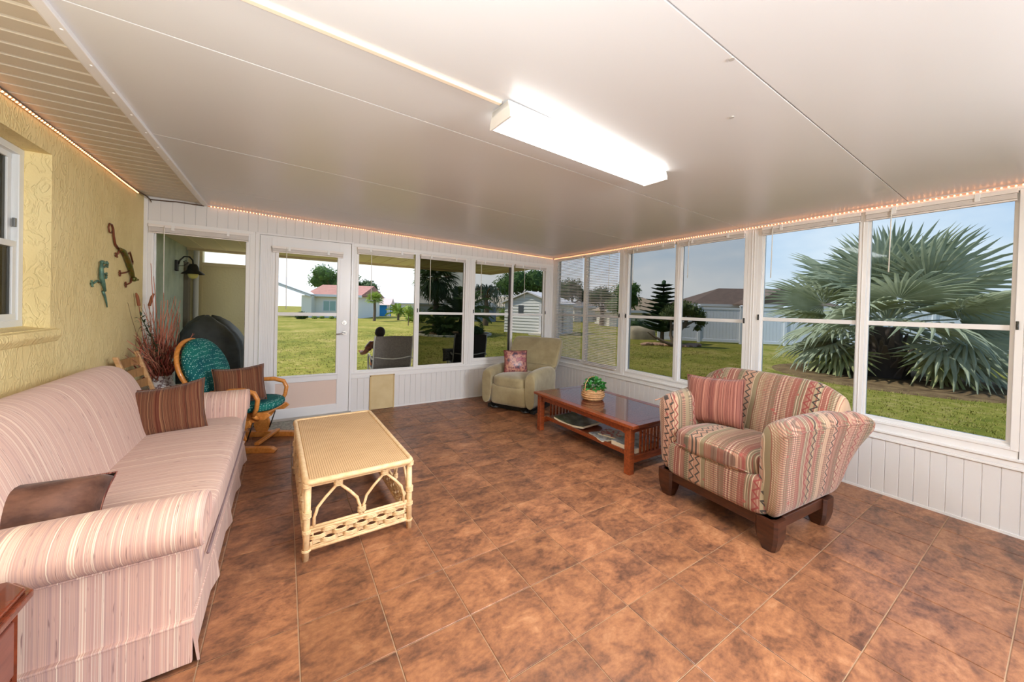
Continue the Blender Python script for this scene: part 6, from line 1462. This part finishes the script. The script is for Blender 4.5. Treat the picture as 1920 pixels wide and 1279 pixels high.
# ---- white lap-sided shed with a gable
sd = thing('garden_shed', 'white lap-sided garden shed with a gabled roof and a door at the end', 'shed', (13.2, 16.25, GZ), 0)
SID = pmat('white_siding', sr(224, 220, 210), .6, .25); SRF = pmat('shed_roof_white', sr(226, 220, 216), .6)
gdir = (Vector((11.75, 19.3, 0))-Vector((13.2, 16.25, 0))); gl2 = gdir.length; gdir.normalize(); sdir = (Vector((15.65, 15.2, 0))-Vector((13.2, 16.25, 0))); sl2 = sdir.length; sdir.normalize()
sdir = Vector((-gdir.y, gdir.x, 0)); sdir = sdir if sdir.x > 0 else -sdir; sl2 = 2.9
def SP(g, s, z): p = gdir*g+sdir*s; return (p.x, p.y, z)
HS = 1.85
mb = MB(); mb.add([SP(0, 0, 0), SP(gl2, 0, 0), SP(gl2, sl2, 0), SP(0, sl2, 0), SP(0, 0, HS), SP(gl2, 0, HS), SP(gl2, sl2, HS), SP(0, sl2, HS), SP(gl2/2, 0, HS+.62), SP(gl2/2, sl2, HS+.62)],
                  [(0, 1, 5, 8, 4), (0, 4, 7, 3), (3, 7, 9, 6, 2), (1, 2, 6, 5), (4, 8, 9, 7), (5, 6, 9, 8)]); mb.build('wall', SID, sd, smooth=0)
def lap(P, L_, n, h, wall):
    for k in range(n):
        z = .02+k*h; zt = min(z+h, HS); mb = MB(); mb.add([P(0, z, -.045), P(L_, z, -.045), P(L_, zt, -.008), P(0, zt, -.008), P(0, z, 0), P(L_, z, 0)], [(0, 1, 2, 3), (4, 5, 1, 0)]); mb.build('siding_board', SID, wall, smooth=0)
sgw = MB().add([SP(0, -.001, 0), SP(.01, -.001, 0), SP(.01, -.001, HS), SP(0, -.001, HS)], [(0, 1, 2, 3)]).build('corner_trim', SRF, sd, smooth=0)
lap(lambda a, z, d: SP(a, d, z), gl2, 10, .185, sd); lap(lambda a, z, d: SP(d, a, z), sl2, 10, .185, sd)
for k in range(3):
    z = HS+k*.18; a0 = gl2/2*(k*.18/.62); mb = MB(); a1 = gl2-a0; zt = z+.17; b0 = gl2/2*min(1, (zt-HS)/.62)
    mb.add([SP(a0, -.03, z), SP(a1, -.03, z), SP(gl2-b0, -.008, zt), SP(b0, -.008, zt)], [(0, 1, 2, 3)]); mb.build('siding_board', SID, sd, smooth=0)
for s in (-1, 1):
    mb = MB(); g0 = gl2/2; g1 = gl2/2+s*(gl2/2+.22); z1 = HS-.06
    mb.add([SP(g0, -.2, HS+.66), SP(g0, sl2+.2, HS+.66), SP(g1, sl2+.2, z1), SP(g1, -.2, z1), SP(g0, -.2, HS+.74), SP(g0, sl2+.2, HS+.74), SP(g1, sl2+.2, z1+.09), SP(g1, -.2, z1+.09)], [(0, 1, 2, 3), (4, 7, 6, 5), (0, 3, 7, 4), (1, 5, 6, 2), (3, 2, 6, 7)]); mb.build('roof_panel', SRF, sd, smooth=0)
mb = MB(); a0, a1 = .12, .92; mb.add([SP(a0, -.06, .05), SP(a1, -.06, .05), SP(a1, -.06, 1.8), SP(a0, -.06, 1.8), SP(a0, 0, .05), SP(a1, 0, .05), SP(a1, 0, 1.8), SP(a0, 0, 1.8)], [(0, 1, 2, 3), (0, 3, 7, 4), (1, 5, 6, 2), (3, 2, 6, 7)]); mb.build('door', SRF, sd, smooth=0)
mb = MB(); a0, a1 = 2.0, 2.36; mb.add([SP(a0, -.05, 1.15), SP(a1, -.05, 1.15), SP(a1, -.05, 1.72), SP(a0, -.05, 1.72)], [(0, 1, 2, 3)]); mb.build('window', pmat('shed_window_dark', sr(92, 94, 96), .2), sd, smooth=0)
mb = MB(); mb.add([SP(-.05, 1.15, .1), SP(-.05, 1.32, .1), SP(-.05, 1.32, 1.6), SP(-.05, 1.15, 1.6)], [(0, 1, 2, 3)]); mb.build('vent_opening', pmat('shed_slot_dark', sr(96, 96, 98), .6), sd, smooth=0)
mb = MB(); mb.add([SP(-.05, -.95, 0), SP(1.1, -.95, 0), SP(1.1, -.05, 0), SP(-.05, -.05, 0), SP(-.05, -.95, .12), SP(1.1, -.95, .12), SP(1.1, -.05, .12), SP(-.05, -.05, .12)], [(4, 5, 6, 7), (0, 1, 5, 4), (0, 4, 7, 3), (1, 2, 6, 5)]); mb.build('doorstep', CURB, sd, smooth=0)
